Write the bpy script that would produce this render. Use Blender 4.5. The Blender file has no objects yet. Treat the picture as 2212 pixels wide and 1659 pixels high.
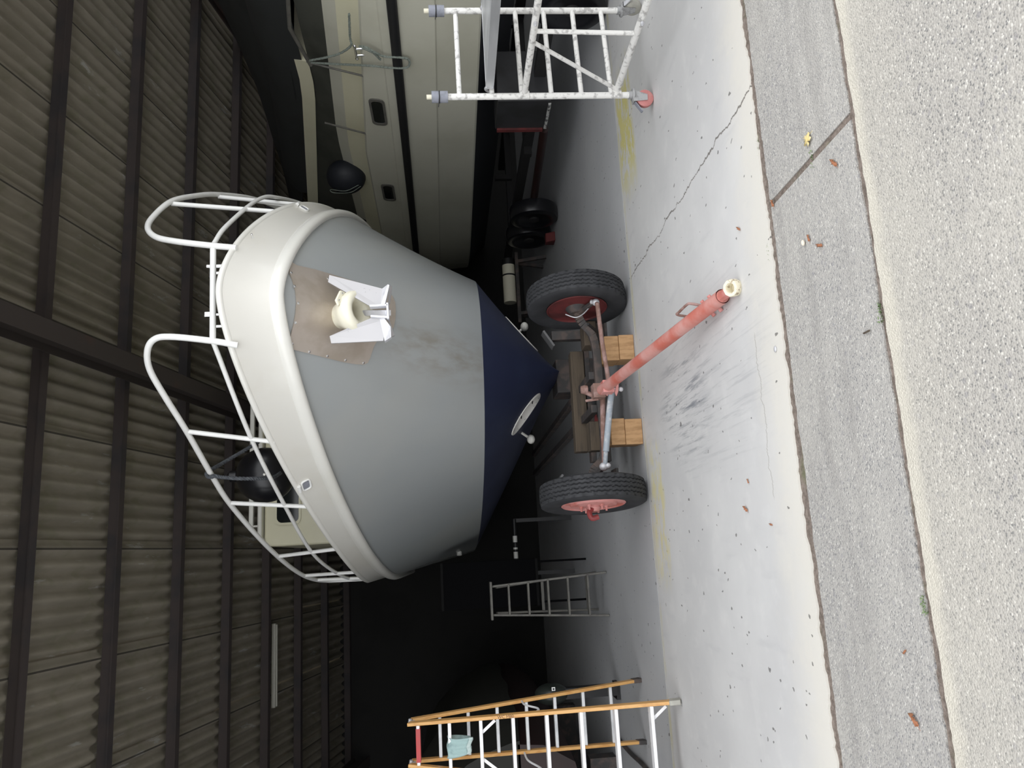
import bpy, bmesh, math, random
from mathutils import Vector, Matrix, Euler
from mathutils.bvhtree import BVHTree
from mathutils.geometry import delaunay_2d_cdt
random.seed(7)
V = Vector
SC = bpy.context.scene
COL = SC.collection
PI = math.pi

# ------------------------------------------------------------------ camera frame
F_PX, CAM_H = 1720.0, 1.6
def cam_axes(yaw, pit, rol):
    y, p, r = (math.radians(a) for a in (yaw, pit, rol))
    f = V((math.sin(y)*math.cos(p), math.cos(y)*math.cos(p), -math.sin(p)))
    r0 = V((math.cos(y), -math.sin(y), 0)); u0 = r0.cross(f)
    return math.cos(r)*r0 - math.sin(r)*u0, math.sin(r)*r0 + math.cos(r)*u0, f
CR, CU, CF = cam_axes(12.0, 4.5, 2.2)
CAM = V((0, 0, CAM_H))
def ray(x, y):
    return CF + CR*((1659-y)-829.5)/F_PX - CU*(x-1106)/F_PX
def at(x, y, Y):
    d = ray(x, y); return CAM + d*(Y/d.y)
def gnd(x, y, z=0.0):
    d = ray(x, y); return CAM + d*((z-CAM_H)/d.z)
def atX(x, y, X):
    d = ray(x, y); return CAM + d*(X/d.x)

# ------------------------------------------------------------------ materials
class NT:
    def __init__(s, name):
        s.m = bpy.data.materials.new(name); s.m.use_nodes = True
        s.t = s.m.node_tree; s.b = s.t.nodes['Principled BSDF']
    def n(s, kind, **kw):
        nd = s.t.nodes.new(kind)
        for k, v in kw.items(): setattr(nd, k, v)
        return nd
    def l(s, a, b): s.t.links.new(a, b)
    def put(s, sock, v):
        if hasattr(v, 'is_output'): s.l(v, sock)
        else: sock.default_value = v
    def math(s, op, a, b=None, c=None, clamp=False):
        nd = s.n('ShaderNodeMath', operation=op, use_clamp=clamp)
        s.put(nd.inputs[0], a)
        if b is not None: s.put(nd.inputs[1], b)
        if c is not None: s.put(nd.inputs[2], c)
        return nd.outputs[0]
    def step(s, x, lo, hi):
        nd = s.n('ShaderNodeMapRange', interpolation_type='SMOOTHSTEP')
        s.put(nd.inputs[0], x); s.put(nd.inputs[1], lo); s.put(nd.inputs[2], hi)
        return nd.outputs[0]
    def band(s, x, a, b, w):
        return s.math('MULTIPLY', s.step(x, a-w, a+w), s.math('SUBTRACT', 1.0, s.step(x, b-w, b+w)))
    def coord(s, world=False):
        if world: return s.n('ShaderNodeNewGeometry').outputs['Position']
        return s.n('ShaderNodeTexCoord').outputs['Object']
    def map(s, co, scale=(1, 1, 1), rot=(0, 0, 0)):
        nd = s.n('ShaderNodeMapping'); s.l(co, nd.inputs[0])
        nd.inputs['Scale'].default_value = scale; nd.inputs['Rotation'].default_value = rot
        return nd.outputs[0]
    def noise(s, co, sc, det=4, rough=.55):
        nd = s.n('ShaderNodeTexNoise'); s.l(co, nd.inputs['Vector'])
        nd.inputs['Scale'].default_value = sc; nd.inputs['Detail'].default_value = det
        nd.inputs['Roughness'].default_value = rough
        return nd.outputs[0]
    def voro(s, co, sc, feat='F1', out=0):
        nd = s.n('ShaderNodeTexVoronoi', feature=feat); s.l(co, nd.inputs['Vector'])
        nd.inputs['Scale'].default_value = sc
        return nd.outputs[out]
    def mix(s, f, a, b):
        nd = s.n('ShaderNodeMix', data_type='RGBA'); s.put(nd.inputs[0], f)
        for i, v in ((6, a), (7, b)):
            s.put(nd.inputs[i], v if hasattr(v, 'is_output') else (*v, 1))
        return nd.outputs[2]
    def col(s, c): s.put(s.b.inputs['Base Color'], c if hasattr(c, 'is_output') else (*c, 1))
    def bump(s, h, strength, dist=.01):
        nd = s.n('ShaderNodeBump'); s.l(h, nd.inputs['Height'])
        nd.inputs['Strength'].default_value = strength; nd.inputs['Distance'].default_value = dist
        s.l(nd.outputs[0], s.b.inputs['Normal'])
    def set(s, rough=.5, metal=0, spec=None, coat=None):
        s.put(s.b.inputs['Roughness'], rough); s.b.inputs['Metallic'].default_value = metal
        if spec is not None: s.b.inputs['Specular IOR Level'].default_value = spec
        if coat: s.b.inputs['Coat Weight'].default_value = coat; s.b.inputs['Coat Roughness'].default_value = .08
        return s.m

def paint(name, c, c2=None, sc=6, lo=.45, hi=.65, rough=.5, metal=0, bump=0, bsc=40, spec=None, coat=None, stretch=(1, 1, 1), det=5):
    t = NT(name); co = t.map(t.coord(), stretch)
    if c2: t.col(t.mix(t.step(t.noise(co, sc, det), lo, hi), c, c2))
    else: t.col(c)
    if bump: t.bump(t.noise(co, bsc, 4), bump)
    return t.set(rough, metal, spec, coat)

MAT = {}
MAT['white'] = paint('white_gelcoat', (.80, .79, .74), (.76, .75, .69), 1.5, rough=.28, coat=.25)
MAT['bulwark'] = paint('bulwark_white', (.70, .685, .635), (.67, .65, .59), 1.5, rough=.3, coat=.2)
MAT['rail'] = paint('rail_white_enamel', (.84, .84, .82), (.80, .80, .78), 8, rough=.3, coat=.2)
MAT['cream'] = paint('cream_gelcoat', (.70, .67, .50), (.66, .63, .46), 1.3, rough=.35)
MAT['ivory'] = paint('ivory_enamel', (.83, .80, .66), (.72, .68, .50), 7, .5, .75, rough=.3, coat=.2)
MAT['offwhite'] = paint('old_white_gelcoat', (.56, .55, .46), (.50, .49, .40), .9, rough=.38)
MAT['steel'] = paint('brushed_stainless', (.50, .44, .385), (.43, .37, .31), 5, rough=.36, metal=.45, stretch=(1, 1, .3))
MAT['chrome'] = paint('polished_chrome', (.75, .75, .75), rough=.15, metal=1)
MAT['galv'] = paint('galvanised_steel', (.60, .60, .62), (.50, .50, .53), 14, rough=.5, metal=.4)
MAT['anchor'] = paint('anchor_grey_paint', (.52, .51, .52), (.14, .14, .15), 16, .66, .70, rough=.45, metal=.25, det=8)
MAT['anchor_edge'] = paint('anchor_worn_white', (.74, .74, .77), (.62, .62, .66), 12, rough=.4, metal=.2)
MAT['alu'] = paint('aluminium', (.62, .63, .64), (.50, .51, .52), 7, rough=.42, metal=.55, stretch=(1, .2, 1))
MAT['alu_white'] = paint('bright_aluminium_tread', (.84, .84, .85), (.72, .72, .74), 9, .5, .75, rough=.4, metal=.1)
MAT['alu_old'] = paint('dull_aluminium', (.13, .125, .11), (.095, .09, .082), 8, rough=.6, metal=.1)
MAT['wood'] = paint('varnished_ladder_wood', (.64, .36, .125), (.54, .27, .08), 5, rough=.45, stretch=(6, 6, .6), coat=.1)
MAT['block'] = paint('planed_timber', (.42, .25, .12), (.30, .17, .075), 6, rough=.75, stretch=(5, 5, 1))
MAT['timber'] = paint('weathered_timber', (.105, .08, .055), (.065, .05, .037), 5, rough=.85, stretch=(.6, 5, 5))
MAT['rubber'] = paint('tyre_rubber', (.026, .027, .030), (.042, .043, .047), 9, .4, .8, rough=.72, spec=.4)
MAT['black'] = paint('black_rubber', (.012, .012, .013), rough=.45)
MAT['gloss_black'] = paint('black_vinyl', (.008, .008, .010), rough=.3)
MAT['darkglass'] = paint('smoked_glass', (.012, .014, .014), rough=.06)
MAT['red'] = paint('faded_red_paint', (.48, .13, .095), (.56, .29, .26), 3.2, .36, .62, rough=.55, spec=.4)
MAT['pink'] = paint('chalky_red_paint', (.60, .27, .25), (.48, .15, .12), 6, rough=.6)
MAT['rimred'] = paint('rim_red_enamel', (.30, .05, .05), (.22, .04, .04), 6, rough=.5)
MAT['rust'] = paint('rusty_steel', (.21, .12, .095), (.34, .22, .20), 13, .42, .66, rough=.8, bump=.3)
MAT['chassis'] = paint('grimy_chassis_steel', (.050, .046, .045), (.10, .075, .065), 8, rough=.7)
MAT['chassis_dark'] = paint('black_trailer_steel', (.014, .013, .013), rough=.8)
MAT['dim_red'] = paint('shade_darkened_red', (.13, .022, .022), (.07, .015, .015), 5, rough=.7)  # red paint darkened in its colour for shade in rim and under cruiser
MAT['greyblue'] = paint('scuffed_blue_grey_paint', (.30, .34, .38), (.50, .50, .50), 16, .5, .7, rough=.55)
MAT['scaf'] = paint('splattered_white_tube', (.74, .73, .70), (.40, .39, .375), 24, .50, .66, rough=.6, bump=.35, bsc=60, det=7)
MAT['foam'] = paint('grey_pipe_foam', (.25, .26, .30), (.20, .21, .24), 30, rough=.9)
MAT['plastic_cream'] = paint('cream_plastic', (.72, .68, .54), rough=.5)
MAT['castor_red'] = paint('castor_red_plastic', (.46, .17, .16), (.50, .22, .2), 10, rough=.5)
MAT['fork'] = paint('dirty_castor_steel', (.34, .34, .34), (.24, .24, .24), 30, rough=.6)
MAT['castor_grey'] = paint('castor_grey_rubber', (.40, .39, .34), (.33, .32, .28), 10, rough=.6)
MAT['tread_red'] = paint('red_tape', (.46, .05, .05), (.40, .06, .06), 9, rough=.5)
MAT['rag'] = paint('faded_blue_cloth', (.34, .47, .46), (.20, .29, .30), 9, .52, .75, rough=.95, bump=.5, bsc=70)
MAT['rag_light'] = paint('pale_cloth_hem', (.45, .54, .52), (.40, .50, .50), 9, rough=.95)
MAT['rope'] = paint('dark_laid_rope', (.06, .065, .075), (.10, .11, .12), 40, rough=.9)
MAT['rope_green'] = paint('grey_green_rope', (.22, .25, .22), (.13, .15, .13), 60, rough=.9)
MAT['navy'] = paint('dark_navy_cover', (.012, .014, .02), rough=.6)
MAT['darkblue'] = paint('dark_antifouling', (.010, .012, .018), rough=.7)
MAT['tarp'] = paint('dark_olive_tarpaulin', (.016, .016, .012), (.012, .012, .009), 2.5, rough=.7, bump=.4, bsc=5)
MAT['canopy'] = paint('olive_grey_canopy', (.060, .062, .050), (.045, .047, .038), 2, rough=.75, bump=.3, bsc=6)
MAT['canopy_dark'] = paint('dark_awning_cloth', (.022, .024, .024), (.018, .019, .018), 2, rough=.8)
MAT['maroon'] = paint('maroon_hull', (.022, .007, .006), (.016, .006, .005), 3, rough=.5)
MAT['wallm'] = paint('near_black_boarding', (.014, .0135, .0125), (.010, .0095, .009), 1.2, rough=.9)  # near-black boarding, much the same tone on every wall
MAT['beam'] = paint('rust_brown_steel', (.055, .043, .041), (.038, .034, .036), 2.2, rough=.75)
MAT['rafter'] = paint('rafter_red_oxide', (.050, .040, .036), (.075, .040, .032), 1.6, .55, .75, rough=.8)
MAT['leaf_yellow'] = paint('pale_maple_leaf', (.62, .50, .22), (.70, .60, .36), 30, rough=.7)
MAT['leaf_brown'] = paint('brown_dry_leaf', (.34, .14, .07), (.40, .22, .12), 30, rough=.8)
MAT['moss'] = paint('green_weed', (.20, .28, .13), (.30, .37, .20), 30, rough=.9)
MAT['stone'] = paint('pale_stone', (.66, .60, .50), (.5, .46, .4), 20, rough=.9)
MAT['board'] = paint('dark_board', (.006, .006, .0065), rough=.95, spec=0)
MAT['tube'] = paint('unlit_tube_white', (.40, .39, .34), rough=.4)
MAT['cowl'] = paint('green_black_cowling', (.016, .020, .017), rough=.35)
MAT['hawse'] = MAT['ivory']

def m_topsides():
    t = NT('grey_topside_paint'); co = t.coord(True)
    n = t.noise(t.map(co, (1, 1, 1)), .7, 3)
    c = t.mix(t.step(n, .35, .7), (.335, .355, .36), (.365, .375, .365))
    xyz = t.n('ShaderNodeSeparateXYZ'); t.l(co, xyz.inputs[0]); x, y, z = xyz.outputs
    st = t.noise(t.map(co, (7, 3, .5)), 1.6, 4)
    run = t.math('MULTIPLY', t.band(x, 1.50, 1.86, .14), t.band(z, 1.25, 2.05, .3))
    c = t.mix(t.math('MULTIPLY', t.math('MULTIPLY', run, t.step(st, .35, .75)), .55), c, (.22, .19, .14))
    t.col(c); t.bump(t.noise(co, 1.3, 2), .05, .05)
    return t.set(.26, 0, .5, .15)
MAT['topsides'] = m_topsides()
MAT['antifoul'] = paint('navy_antifouling', (.014, .020, .055), (.018, .026, .064), 2.5, rough=.55)
MAT['thruster_white'] = paint('chipped_white_paint', (.74, .72, .68), (.10, .11, .13), 9, .66, .70, rough=.6, det=8)

def m_floor():
    t = NT('painted_concrete_floor'); co = t.coord(True)
    xyz = t.n('ShaderNodeSeparateXYZ'); t.l(co, xyz.inputs[0]); x, y, z = xyz.outputs
    n1, n2 = t.noise(co, .8, 5), t.noise(co, 5, 6, .65)
    c = t.mix(t.step(n1, .35, .7), (.53, .525, .52), (.60, .595, .585))
    c = t.mix(t.math('MULTIPLY', t.step(n2, .50, .72), .35), c, (.66, .65, .63))
    c = t.mix(t.math('MULTIPLY', t.step(t.noise(t.map(co, (2.0, .5, 1)), 4, 6), .56, .74), .30), c, (.42, .42, .43))
    # worn front edge of the slab
    nw = t.math('MULTIPLY_ADD', n2, .5, y)
    edge = t.math('SUBTRACT', 1.0, t.step(nw, 3.85, 4.35))
    c = t.mix(t.math('MULTIPLY', t.step(y, 6.485, 6.495), .48), c, (.33, .345, .37))  # inner slab's darker paint; colour lowered further to stand in for shade
    c = t.mix(t.math('MULTIPLY', edge, .75), c, (.68, .65, .58))
    # scuff marks of turning tyres
    for rot, sc2, cx, cy, rr, amt in ((.55, (14, 1.2, 1), .98, 5.3, .55, .8), (-.9, (16, 1.2, 1), .78, 5.15, .45, .6), (.75, (20, 1, 1), 1.0, 4.6, .8, .28)):
        sn = t.noise(t.map(co, sc2, (0, 0, rot)), 1.3, 6, .7)
        d = t.math('SQRT', t.math('ADD', t.math('POWER', t.math('SUBTRACT', x, cx), 2.0), t.math('POWER', t.math('MULTIPLY', t.math('SUBTRACT', y, cy), .7), 2.0)))
        f = t.math('MULTIPLY', t.math('SUBTRACT', 1.0, t.step(d, rr*.25, rr)), t.step(sn, .50, .64))
        c = t.mix(t.math('MULTIPLY', f, amt), c, (.19, .20, .22))
    # dark crumbs and oil specks
    for sc2, th in ((8, .075), (15, .10), (3.1, .03)):
        dn = t.n('ShaderNodeTexNoise'); t.l(co, dn.inputs['Vector']); dn.inputs['Scale'].default_value = 22
        dv = t.n('ShaderNodeVectorMath', operation='MULTIPLY_ADD'); t.l(dn.outputs['Color'], dv.inputs[0]); dv.inputs[1].default_value = (.05, .05, 0); t.l(co, dv.inputs[2])
        vv = t.map(dv.outputs[0], (1, .6, 1))
        d = t.voro(vv, sc2); rnd = t.n('ShaderNodeSeparateColor'); t.l(t.voro(vv, sc2, out=1), rnd.inputs[0])
        f = t.math('MULTIPLY', t.math('LESS_THAN', d, th), t.math('GREATER_THAN', rnd.outputs[0], .48))
        c = t.mix(t.math('MULTIPLY', f, .75), c, (.09, .085, .08))
    # scratches of faded yellow marking
    yn = t.noise(t.map(co, (1.2, 3, 1)), 3.2, 8, .7)
    y1 = t.math('MULTIPLY', t.band(x, 3.05, 4.0, .25), t.band(t.math('MULTIPLY_ADD', n1, .16, y), 6.02, 6.52, .05))
    y1 = t.math('MULTIPLY', y1, t.step(yn, .43, .52))
    c = t.mix(t.math('MULTIPLY', y1, .85), c, (.58, .52, .16))
    y2 = t.math('MULTIPLY', t.band(x, -.25, .75, .15), t.band(t.math('MULTIPLY_ADD', n1, .2, y), 6.12, 6.5, .08))
    c = t.mix(t.math('MULTIPLY', t.math('MULTIPLY', y2, t.step(yn, .44, .58)), .65), c, (.66, .58, .22))
    y3 = t.math('MULTIPLY', t.band(y, 6.43, 6.50, .02), t.step(t.noise(co, 1.7, 3), .42, .6))
    c = t.mix(t.math('MULTIPLY', y3, .45), c, (.55, .50, .22))
    # wandering crack
    wob = t.math('MULTIPLY_ADD', t.math('SUBTRACT', t.noise(t.map(co, (0, 1, 0)), 3.0, 6, .7), .5), .20, 2.27)
    cd = t.math('ABSOLUTE', t.math('SUBTRACT', x, wob))
    cw = t.math('MULTIPLY_ADD', t.noise(co, 9, 3), .016, -.003)
    crack = t.math('MULTIPLY', t.math('LESS_THAN', cd, cw), t.band(y, 3.5, 6.45, .02))
    c = t.mix(t.math('MULTIPLY', crack, .85), c, (.13, .115, .10))
    wob2 = t.math('MULTIPLY_ADD', t.math('SUBTRACT', t.noise(t.map(co, (1, 0, 0)), 4.0, 6, .7), .5), .22, 3.92)
    crack2 = t.math('MULTIPLY', t.math('LESS_THAN', t.math('ABSOLUTE', t.math('SUBTRACT', y, wob2)), .0035), t.band(x, .2, 1.05, .02))
    c = t.mix(t.math('MULTIPLY', crack2, .6), c, (.25, .23, .2))
    t.col(c); t.bump(t.noise(co, 60, 4), .12, .004)
    return t.set(t.math('MULTIPLY_ADD', n2, .3, .42), 0, .35)
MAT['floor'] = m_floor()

def m_aggregate(name, lightband):
    t = NT(name); co = t.coord(True)
    xyz = t.n('ShaderNodeSeparateXYZ'); t.l(co, xyz.inputs[0]); x, y, z = xyz.outputs
    rnd = t.n('ShaderNodeSeparateColor'); t.l(t.voro(co, 135, out=1), rnd.inputs[0])
    r = rnd.outputs[0]
    c = t.mix(r, (.28, .268, .25), (.44, .42, .385))
    c = t.mix(t.math('GREATER_THAN', r, .95), c, (.60, .58, .53))
    c = t.mix(t.math('LESS_THAN', r, .13), c, (.20, .197, .19))
    d = t.voro(co, 135)
    c = t.mix(t.math('MULTIPLY', t.step(d, .42, .62), .5), c, (.44, .415, .375))
    big = t.n('ShaderNodeSeparateColor'); t.l(t.voro(co, 34, out=1), big.inputs[0])
    c = t.mix(t.math('MULTIPLY', t.math('MULTIPLY', t.math('GREATER_THAN', big.outputs[1], .86), t.math('LESS_THAN', t.voro(co, 34), .34)), .6), c, (.27, .26, .26))
    n1 = t.noise(co, 1.6, 5)
    c = t.mix(t.math('MULTIPLY', t.step(n1, .42, .68), .30), c, (.50, .475, .42))
    if lightband:
        b = t.step(t.math('MULTIPLY_ADD', t.noise(co, 7, 5), .10, y), 2.645, 2.72)
        c = t.mix(t.math('MULTIPLY', b, .6), c, (.64, .60, .50))
        b2 = t.step(t.math('MULTIPLY_ADD', t.noise(co, 4, 5), .25, y), 2.3, 2.75)
        c = t.mix(t.math('MULTIPLY', b2, .28), c, (.54, .51, .44))
    else:
        dk = t.step(t.noise(t.map(co, (.5, 3, 1)), 2.2, 6), .48, .68)
        c = t.mix(t.math('MULTIPLY', dk, .40), c, (.24, .225, .205))
        c = t.mix(.15, c, (.36, .37, .40))
    t.col(c); t.bump(t.math('SUBTRACT', 1.0, d), .55, .006)
    return t.set(.85, 0, .3)
MAT['agg'] = m_aggregate('exposed_aggregate_yard', True)
MAT['agg_strip'] = m_aggregate('worn_aggregate_kerb_strip', False)
def m_soil():
    t = NT('joint_soil'); co = t.coord(True)
    n = t.noise(co, 45, 6, .7)
    c = t.mix(t.step(n, .35, .65), (.17, .135, .11), (.33, .27, .23))
    c = t.mix(t.math('MULTIPLY', t.step(t.noise(co, 3.3, 4), .55, .66), .6), c, (.16, .19, .08))
    t.col(c); t.bump(n, 1.0, .02); return t.set(.95)
MAT['soil'] = m_soil()
def m_roof():
    t = NT('fibre_cement_sheet'); co = t.coord(True)
    n1 = t.noise(t.map(co, (3, .8, 1)), 1.7, 6, .6); n2 = t.noise(co, 4.5, 5)
    c = t.mix(t.step(n1, .35, .68), (.245, .222, .178), (.31, .28, .228))
    c = t.mix(t.math('MULTIPLY', t.step(n2, .5, .7), .45), c, (.195, .19, .125))
    w = t.math('MULTIPLY', t.step(t.noise(t.map(co, (6, .9, 1)), 1.3, 7, .7), .61, .68), .8)
    xyz = t.n('ShaderNodeSeparateXYZ'); t.l(co, xyz.inputs[0])
    lap = t.math('FLOORED_MODULO', t.math('ADD', xyz.outputs[0], 7.886+.045), 1.022)
    seam = t.math('LESS_THAN', lap, .018)
    c = t.mix(w, c, (.42, .41, .38))
    c = t.mix(t.math('MULTIPLY', seam, .85), c, (.035, .032, .028))
    t.col(c); t.bump(t.noise(co, 25, 4), .2, .01); return t.set(.9, 0, .2)
MAT['roof'] = m_roof()

# ------------------------------------------------------------------ mesh builder
BASE = {}
class MB:
    def __init__(s): s.v = []; s.f = []
    def add(s, vs, fs):
        o = len(s.v); s.v += [V(p) for p in vs]; s.f += [tuple(i+o for i in f) for f in fs]
        return s
    def box(s, c, size, R=None):
        hx, hy, hz = (d/2 for d in size); c = V(c)
        pts = [V((sx*hx, sy*hy, sz*hz)) for sz in (-1, 1) for sy in (-1, 1) for sx in (-1, 1)]
        if R is not None: pts = [R @ p for p in pts]
        return s.add([c+p for p in pts], [(0, 2, 3, 1), (4, 5, 7, 6), (0, 1, 5, 4), (2, 6, 7, 3), (0, 4, 6, 2), (1, 3, 7, 5)])
    def bar(s, p, q, w, h, up=(0, 0, 1)):
        p, q = V(p), V(q); y = (q-p).normalized(); x = y.cross(V(up)).normalized(); z = x.cross(y)
        return s.box((p+q)/2, (w, (q-p).length, h), Matrix((x, y, z)).transposed())
    def tube(s, pts, r, n=10, closed=False, caps=True, e=None):
        pts = [V(p) for p in pts]; m = len(pts); rs = r if isinstance(r, (list, tuple)) else [r]*m
        T = []
        for i in range(m):
            a = pts[(i-1) % m] if (closed or i > 0) else pts[i]
            b = pts[(i+1) % m] if (closed or i < m-1) else pts[i]
            T.append((b-a).normalized())
        u = T[0].orthogonal().normalized(); rings = []
        for i in range(m):
            u = (u - T[i]*u.dot(T[i])).normalized(); w = T[i].cross(u)
            rings.append([pts[i] + rs[i]*(math.cos(2*PI*k/n)*u + math.sin(2*PI*k/n)*w) for k in range(n)])
        if closed:
            w = T[0].cross(u); u0 = T[0].orthogonal().normalized()
        vs = [p for g in rings for p in g]; fs = []
        for i in range(m if closed else m-1):
            j = (i+1) % m
            for k in range(n):
                k2 = (k+1) % n
                fs.append((i*n+k, i*n+k2, j*n+k2, j*n+k))
        if caps and not closed:
            fs.append(tuple(range(n-1, -1, -1))); fs.append(tuple((m-1)*n+k for k in range(n)))
        return s.add(vs, fs)
    def lathe(s, prof, o, ax, n=32, ref=None):
        o = V(o); a = V(ax).normalized(); u = (V(ref) if ref else a.orthogonal()).normalized(); w = a.cross(u)
        vs = []; fs = []; m = len(prof)
        for r, h in prof:
            for k in range(n):
                t = 2*PI*k/n; vs.append(o + a*h + r*(math.cos(t)*u + math.sin(t)*w))
        for i in range(m-1):
            for k in range(n):
                k2 = (k+1) % n; fs.append((i*n+k, i*n+k2, (i+1)*n+k2, (i+1)*n+k))
        if prof[0][0] > 1e-5: fs.append(tuple(range(n-1, -1, -1)))
        if prof[-1][0] > 1e-5: fs.append(tuple((m-1)*n+k for k in range(n)))
        return s.add(vs, fs)
    def grid(s, rows, cu=False, cv=False, keep=None):
        m, n = len(rows), len(rows[0]); fs = []
        for i in range(m if cv else m-1):
            for k in range(n if cu else n-1):
                i2, k2 = (i+1) % m, (k+1) % n
                f = (i*n+k, i*n+k2, i2*n+k2, i2*n+k)
                if keep is None or keep(sum((rows[a//n][a % n] for a in f), V((0, 0, 0)))/4): fs.append(f)
        return s.add([p for r in rows for p in r], fs)
    def prism(s, pts, d):
        pts = [V(p) for p in pts]; d = V(d); n = len(pts)
        fs = [tuple(range(n-1, -1, -1)), tuple(range(n, 2*n))] + [(i, (i+1) % n, n+(i+1) % n, n+i) for i in range(n)]
        return s.add(pts + [p+d for p in pts], fs)
    def ball(s, c, r, n=20, m=12, sc=(1, 1, 1), R=None):
        rows = []
        for i in range(m+1):
            a = PI*i/m
            row = [V((r*sc[0]*math.sin(a)*math.cos(2*PI*k/n), r*sc[1]*math.sin(a)*math.sin(2*PI*k/n), r*sc[2]*math.cos(a))) for k in range(n)]
            if R is not None: row = [R @ p for p in row]
            rows.append([V(c)+p for p in row])
        return s.grid(rows, cu=True)
    def build(s, name, mat, parent=None, bevel=0, ang=35, smooth=True, seg=2):
        off = BASE.get(parent.name, V((0, 0, 0))) if parent else V((0, 0, 0))
        me = bpy.data.meshes.new(name)
        bm = bmesh.new(); vs = [bm.verts.new(p-off) for p in s.v]
        for f in s.f:
            if len(set(f)) < 3: continue
            try: bm.faces.new([vs[i] for i in f])
            except ValueError: pass
        bmesh.ops.remove_doubles(bm, verts=bm.verts, dist=1e-5)
        bmesh.ops.recalc_face_normals(bm, faces=bm.faces)
        bm.to_mesh(me); bm.free()
        me.materials.append(MAT[mat] if isinstance(mat, str) else mat)
        if smooth:
            me.polygons.foreach_set('use_smooth', [True]*len(me.polygons))
            me.set_sharp_from_angle(angle=math.radians(ang))
        ob = bpy.data.objects.new(name, me); COL.objects.link(ob)
        if parent:
            ob.parent = parent; BASE[ob.name] = off
        if bevel:
            md = ob.modifiers.new('edge_bevel', 'BEVEL'); md.width = bevel; md.segments = seg; md.limit_method = 'ANGLE'
        return ob

def tag(o, label, cat, group=None, kind=None):
    if label: o['label'] = label
    if cat: o['category'] = cat
    if group: o['group'] = group
    if kind: o['kind'] = kind
    return o
def empty(name, loc, label, cat, group=None):
    o = bpy.data.objects.new(name, None); COL.objects.link(o); o.location = loc; o.empty_display_size = .1
    BASE[o.name] = V(loc)
    return tag(o, label, cat, group)
def struct(o): o['kind'] = 'structure'; return o
def copy_tree(o, parent=None):
    c = o.copy(); COL.objects.link(c)
    if parent: c.parent = parent; c.matrix_parent_inverse = o.matrix_parent_inverse
    for ch in [q for q in bpy.data.objects if q.parent == o]: copy_tree(ch, c)
    return c
def smooth(pts, k=6, closed=False):
    pts = [V(p) for p in pts]; n = len(pts); out = []
    for i in range(n if closed else n-1):
        p0 = pts[(i-1) % n] if closed or i > 0 else pts[0]*2-pts[1]
        p1, p2 = pts[i], pts[(i+1) % n]
        p3 = pts[(i+2) % n] if closed or i < n-2 else p2*2-p1
        for j in range(k):
            t = j/k
            out.append(.5*((2*p1)+(p2-p0)*t+(2*p0-5*p1+4*p2-p3)*t*t+(3*p1-p0-3*p2+p3)*t**3))
    if not closed: out.append(pts[-1])
    return out
def lerp(a, b, t): return a+(b-a)*t

# ------------------------------------------------------------------ setting: ground
def jag(x0, x1, y, amp, step=.025, seed=1):
    r = random.Random(seed); out = []; n = int(abs(x1-x0)/step); slow = 0
    for i in range(n+1):
        slow = slow*.9 + r.uniform(-1, 1)*amp*.35
        out.append(V((lerp(x0, x1, i/n), y + slow + r.uniform(-1, 1)*amp*.3, 0)))
    return out
def slab(name, back, front, mat, z0=0.0, thick=.12):
    """back and front edges run along X from low to high"""
    m = MB(); pts = [V((p.x, p.y, z0)) for p in front] + [V((p.x, p.y, z0)) for p in reversed(back)]
    m.prism([p-V((0, 0, thick)) for p in pts], (0, 0, thick))
    return struct(m.build(name, mat, smooth=False))
XL, XR = -7.0, 13.0
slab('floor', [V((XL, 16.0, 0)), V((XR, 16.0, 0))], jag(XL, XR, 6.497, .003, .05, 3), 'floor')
slab('floor', jag(XL, XR, 6.487, .003, .05, 4), jag(XL, XR, 3.60, .022, .02, 5), 'floor')
slab('pavement', jag(XL, 1.585, 3.545, .010, .02, 6), jag(XL, 1.585, 2.735, .010, .02, 8), 'agg_strip', -.004)
slab('pavement', jag(1.618, XR, 3.545, .010, .02, 16), jag(1.618, XR, 2.735, .010, .02, 18), 'agg_strip', -.006)
slab('pavement', jag(XL-4, XR+4, 2.695, .008, .02, 9), [V((XL-4, -7, 0)), V((XR+4, -7, 0))], 'agg', 0.0)
m = MB(); m.box((3, 3.1, -.042), (XR-XL, 1.05, .062)); struct(m.build('ground_joint_soil', 'soil', smooth=False))
m = MB(); m.box((3, 6.49, -.075), (XR-XL, .06, .08)); struct(m.build('ground_joint_filler', 'soil', smooth=False))

# ------------------------------------------------------------------ setting: hall
def roof_z(Y): return 6.50-.178*Y
Y_FRONT, Y_BACK = 4.3, 15.6
m = MB(); pitch = .146; rng = random.Random(2)
x = -7.886; si = 0
while x < XR-.02:                                       # each sheet 1.05 m wide, its edge lapping over the next
    w = pitch*7; n = 7*9
    for j, (ya, yb) in enumerate(((Y_FRONT, 5.78), (5.72, 8.22), (8.16, 10.66), (10.6, 13.1), (13.04, Y_BACK))):
        dz = rng.uniform(-.006, .006); rows = []
        for yy, lift in ((ya, .018), (yb, 0)):
            rows.append([V((x + w*1.045*k/n, yy, roof_z(yy) + lift + dz +   .033*math.sin(2*PI*(w*1.045*k/n)/pitch) - .030*(k/n-.5))) for k in range(n+1)])
        m.grid(rows)
    x += w; si += 1
ceil = m.build('ceiling', 'roof', ang=60); struct(ceil)
for i in range(9):                                       # purlins
    Y = 5.80+1.205*i
    zc = roof_z(Y)-.105; m = MB()
    m.box(((XL+XR)/2, Y, zc), (XR-XL, .052, .11), Matrix.Rotation(-.176, 3, 'X'))
    m.box(((XL+XR)/2, Y-.012, zc-.052), (XR-XL, .082, .014), Matrix.Rotation(-.176, 3, 'X'))
    struct(m.build('trim_%d' % (i+1), 'beam', smooth=False))
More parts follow.
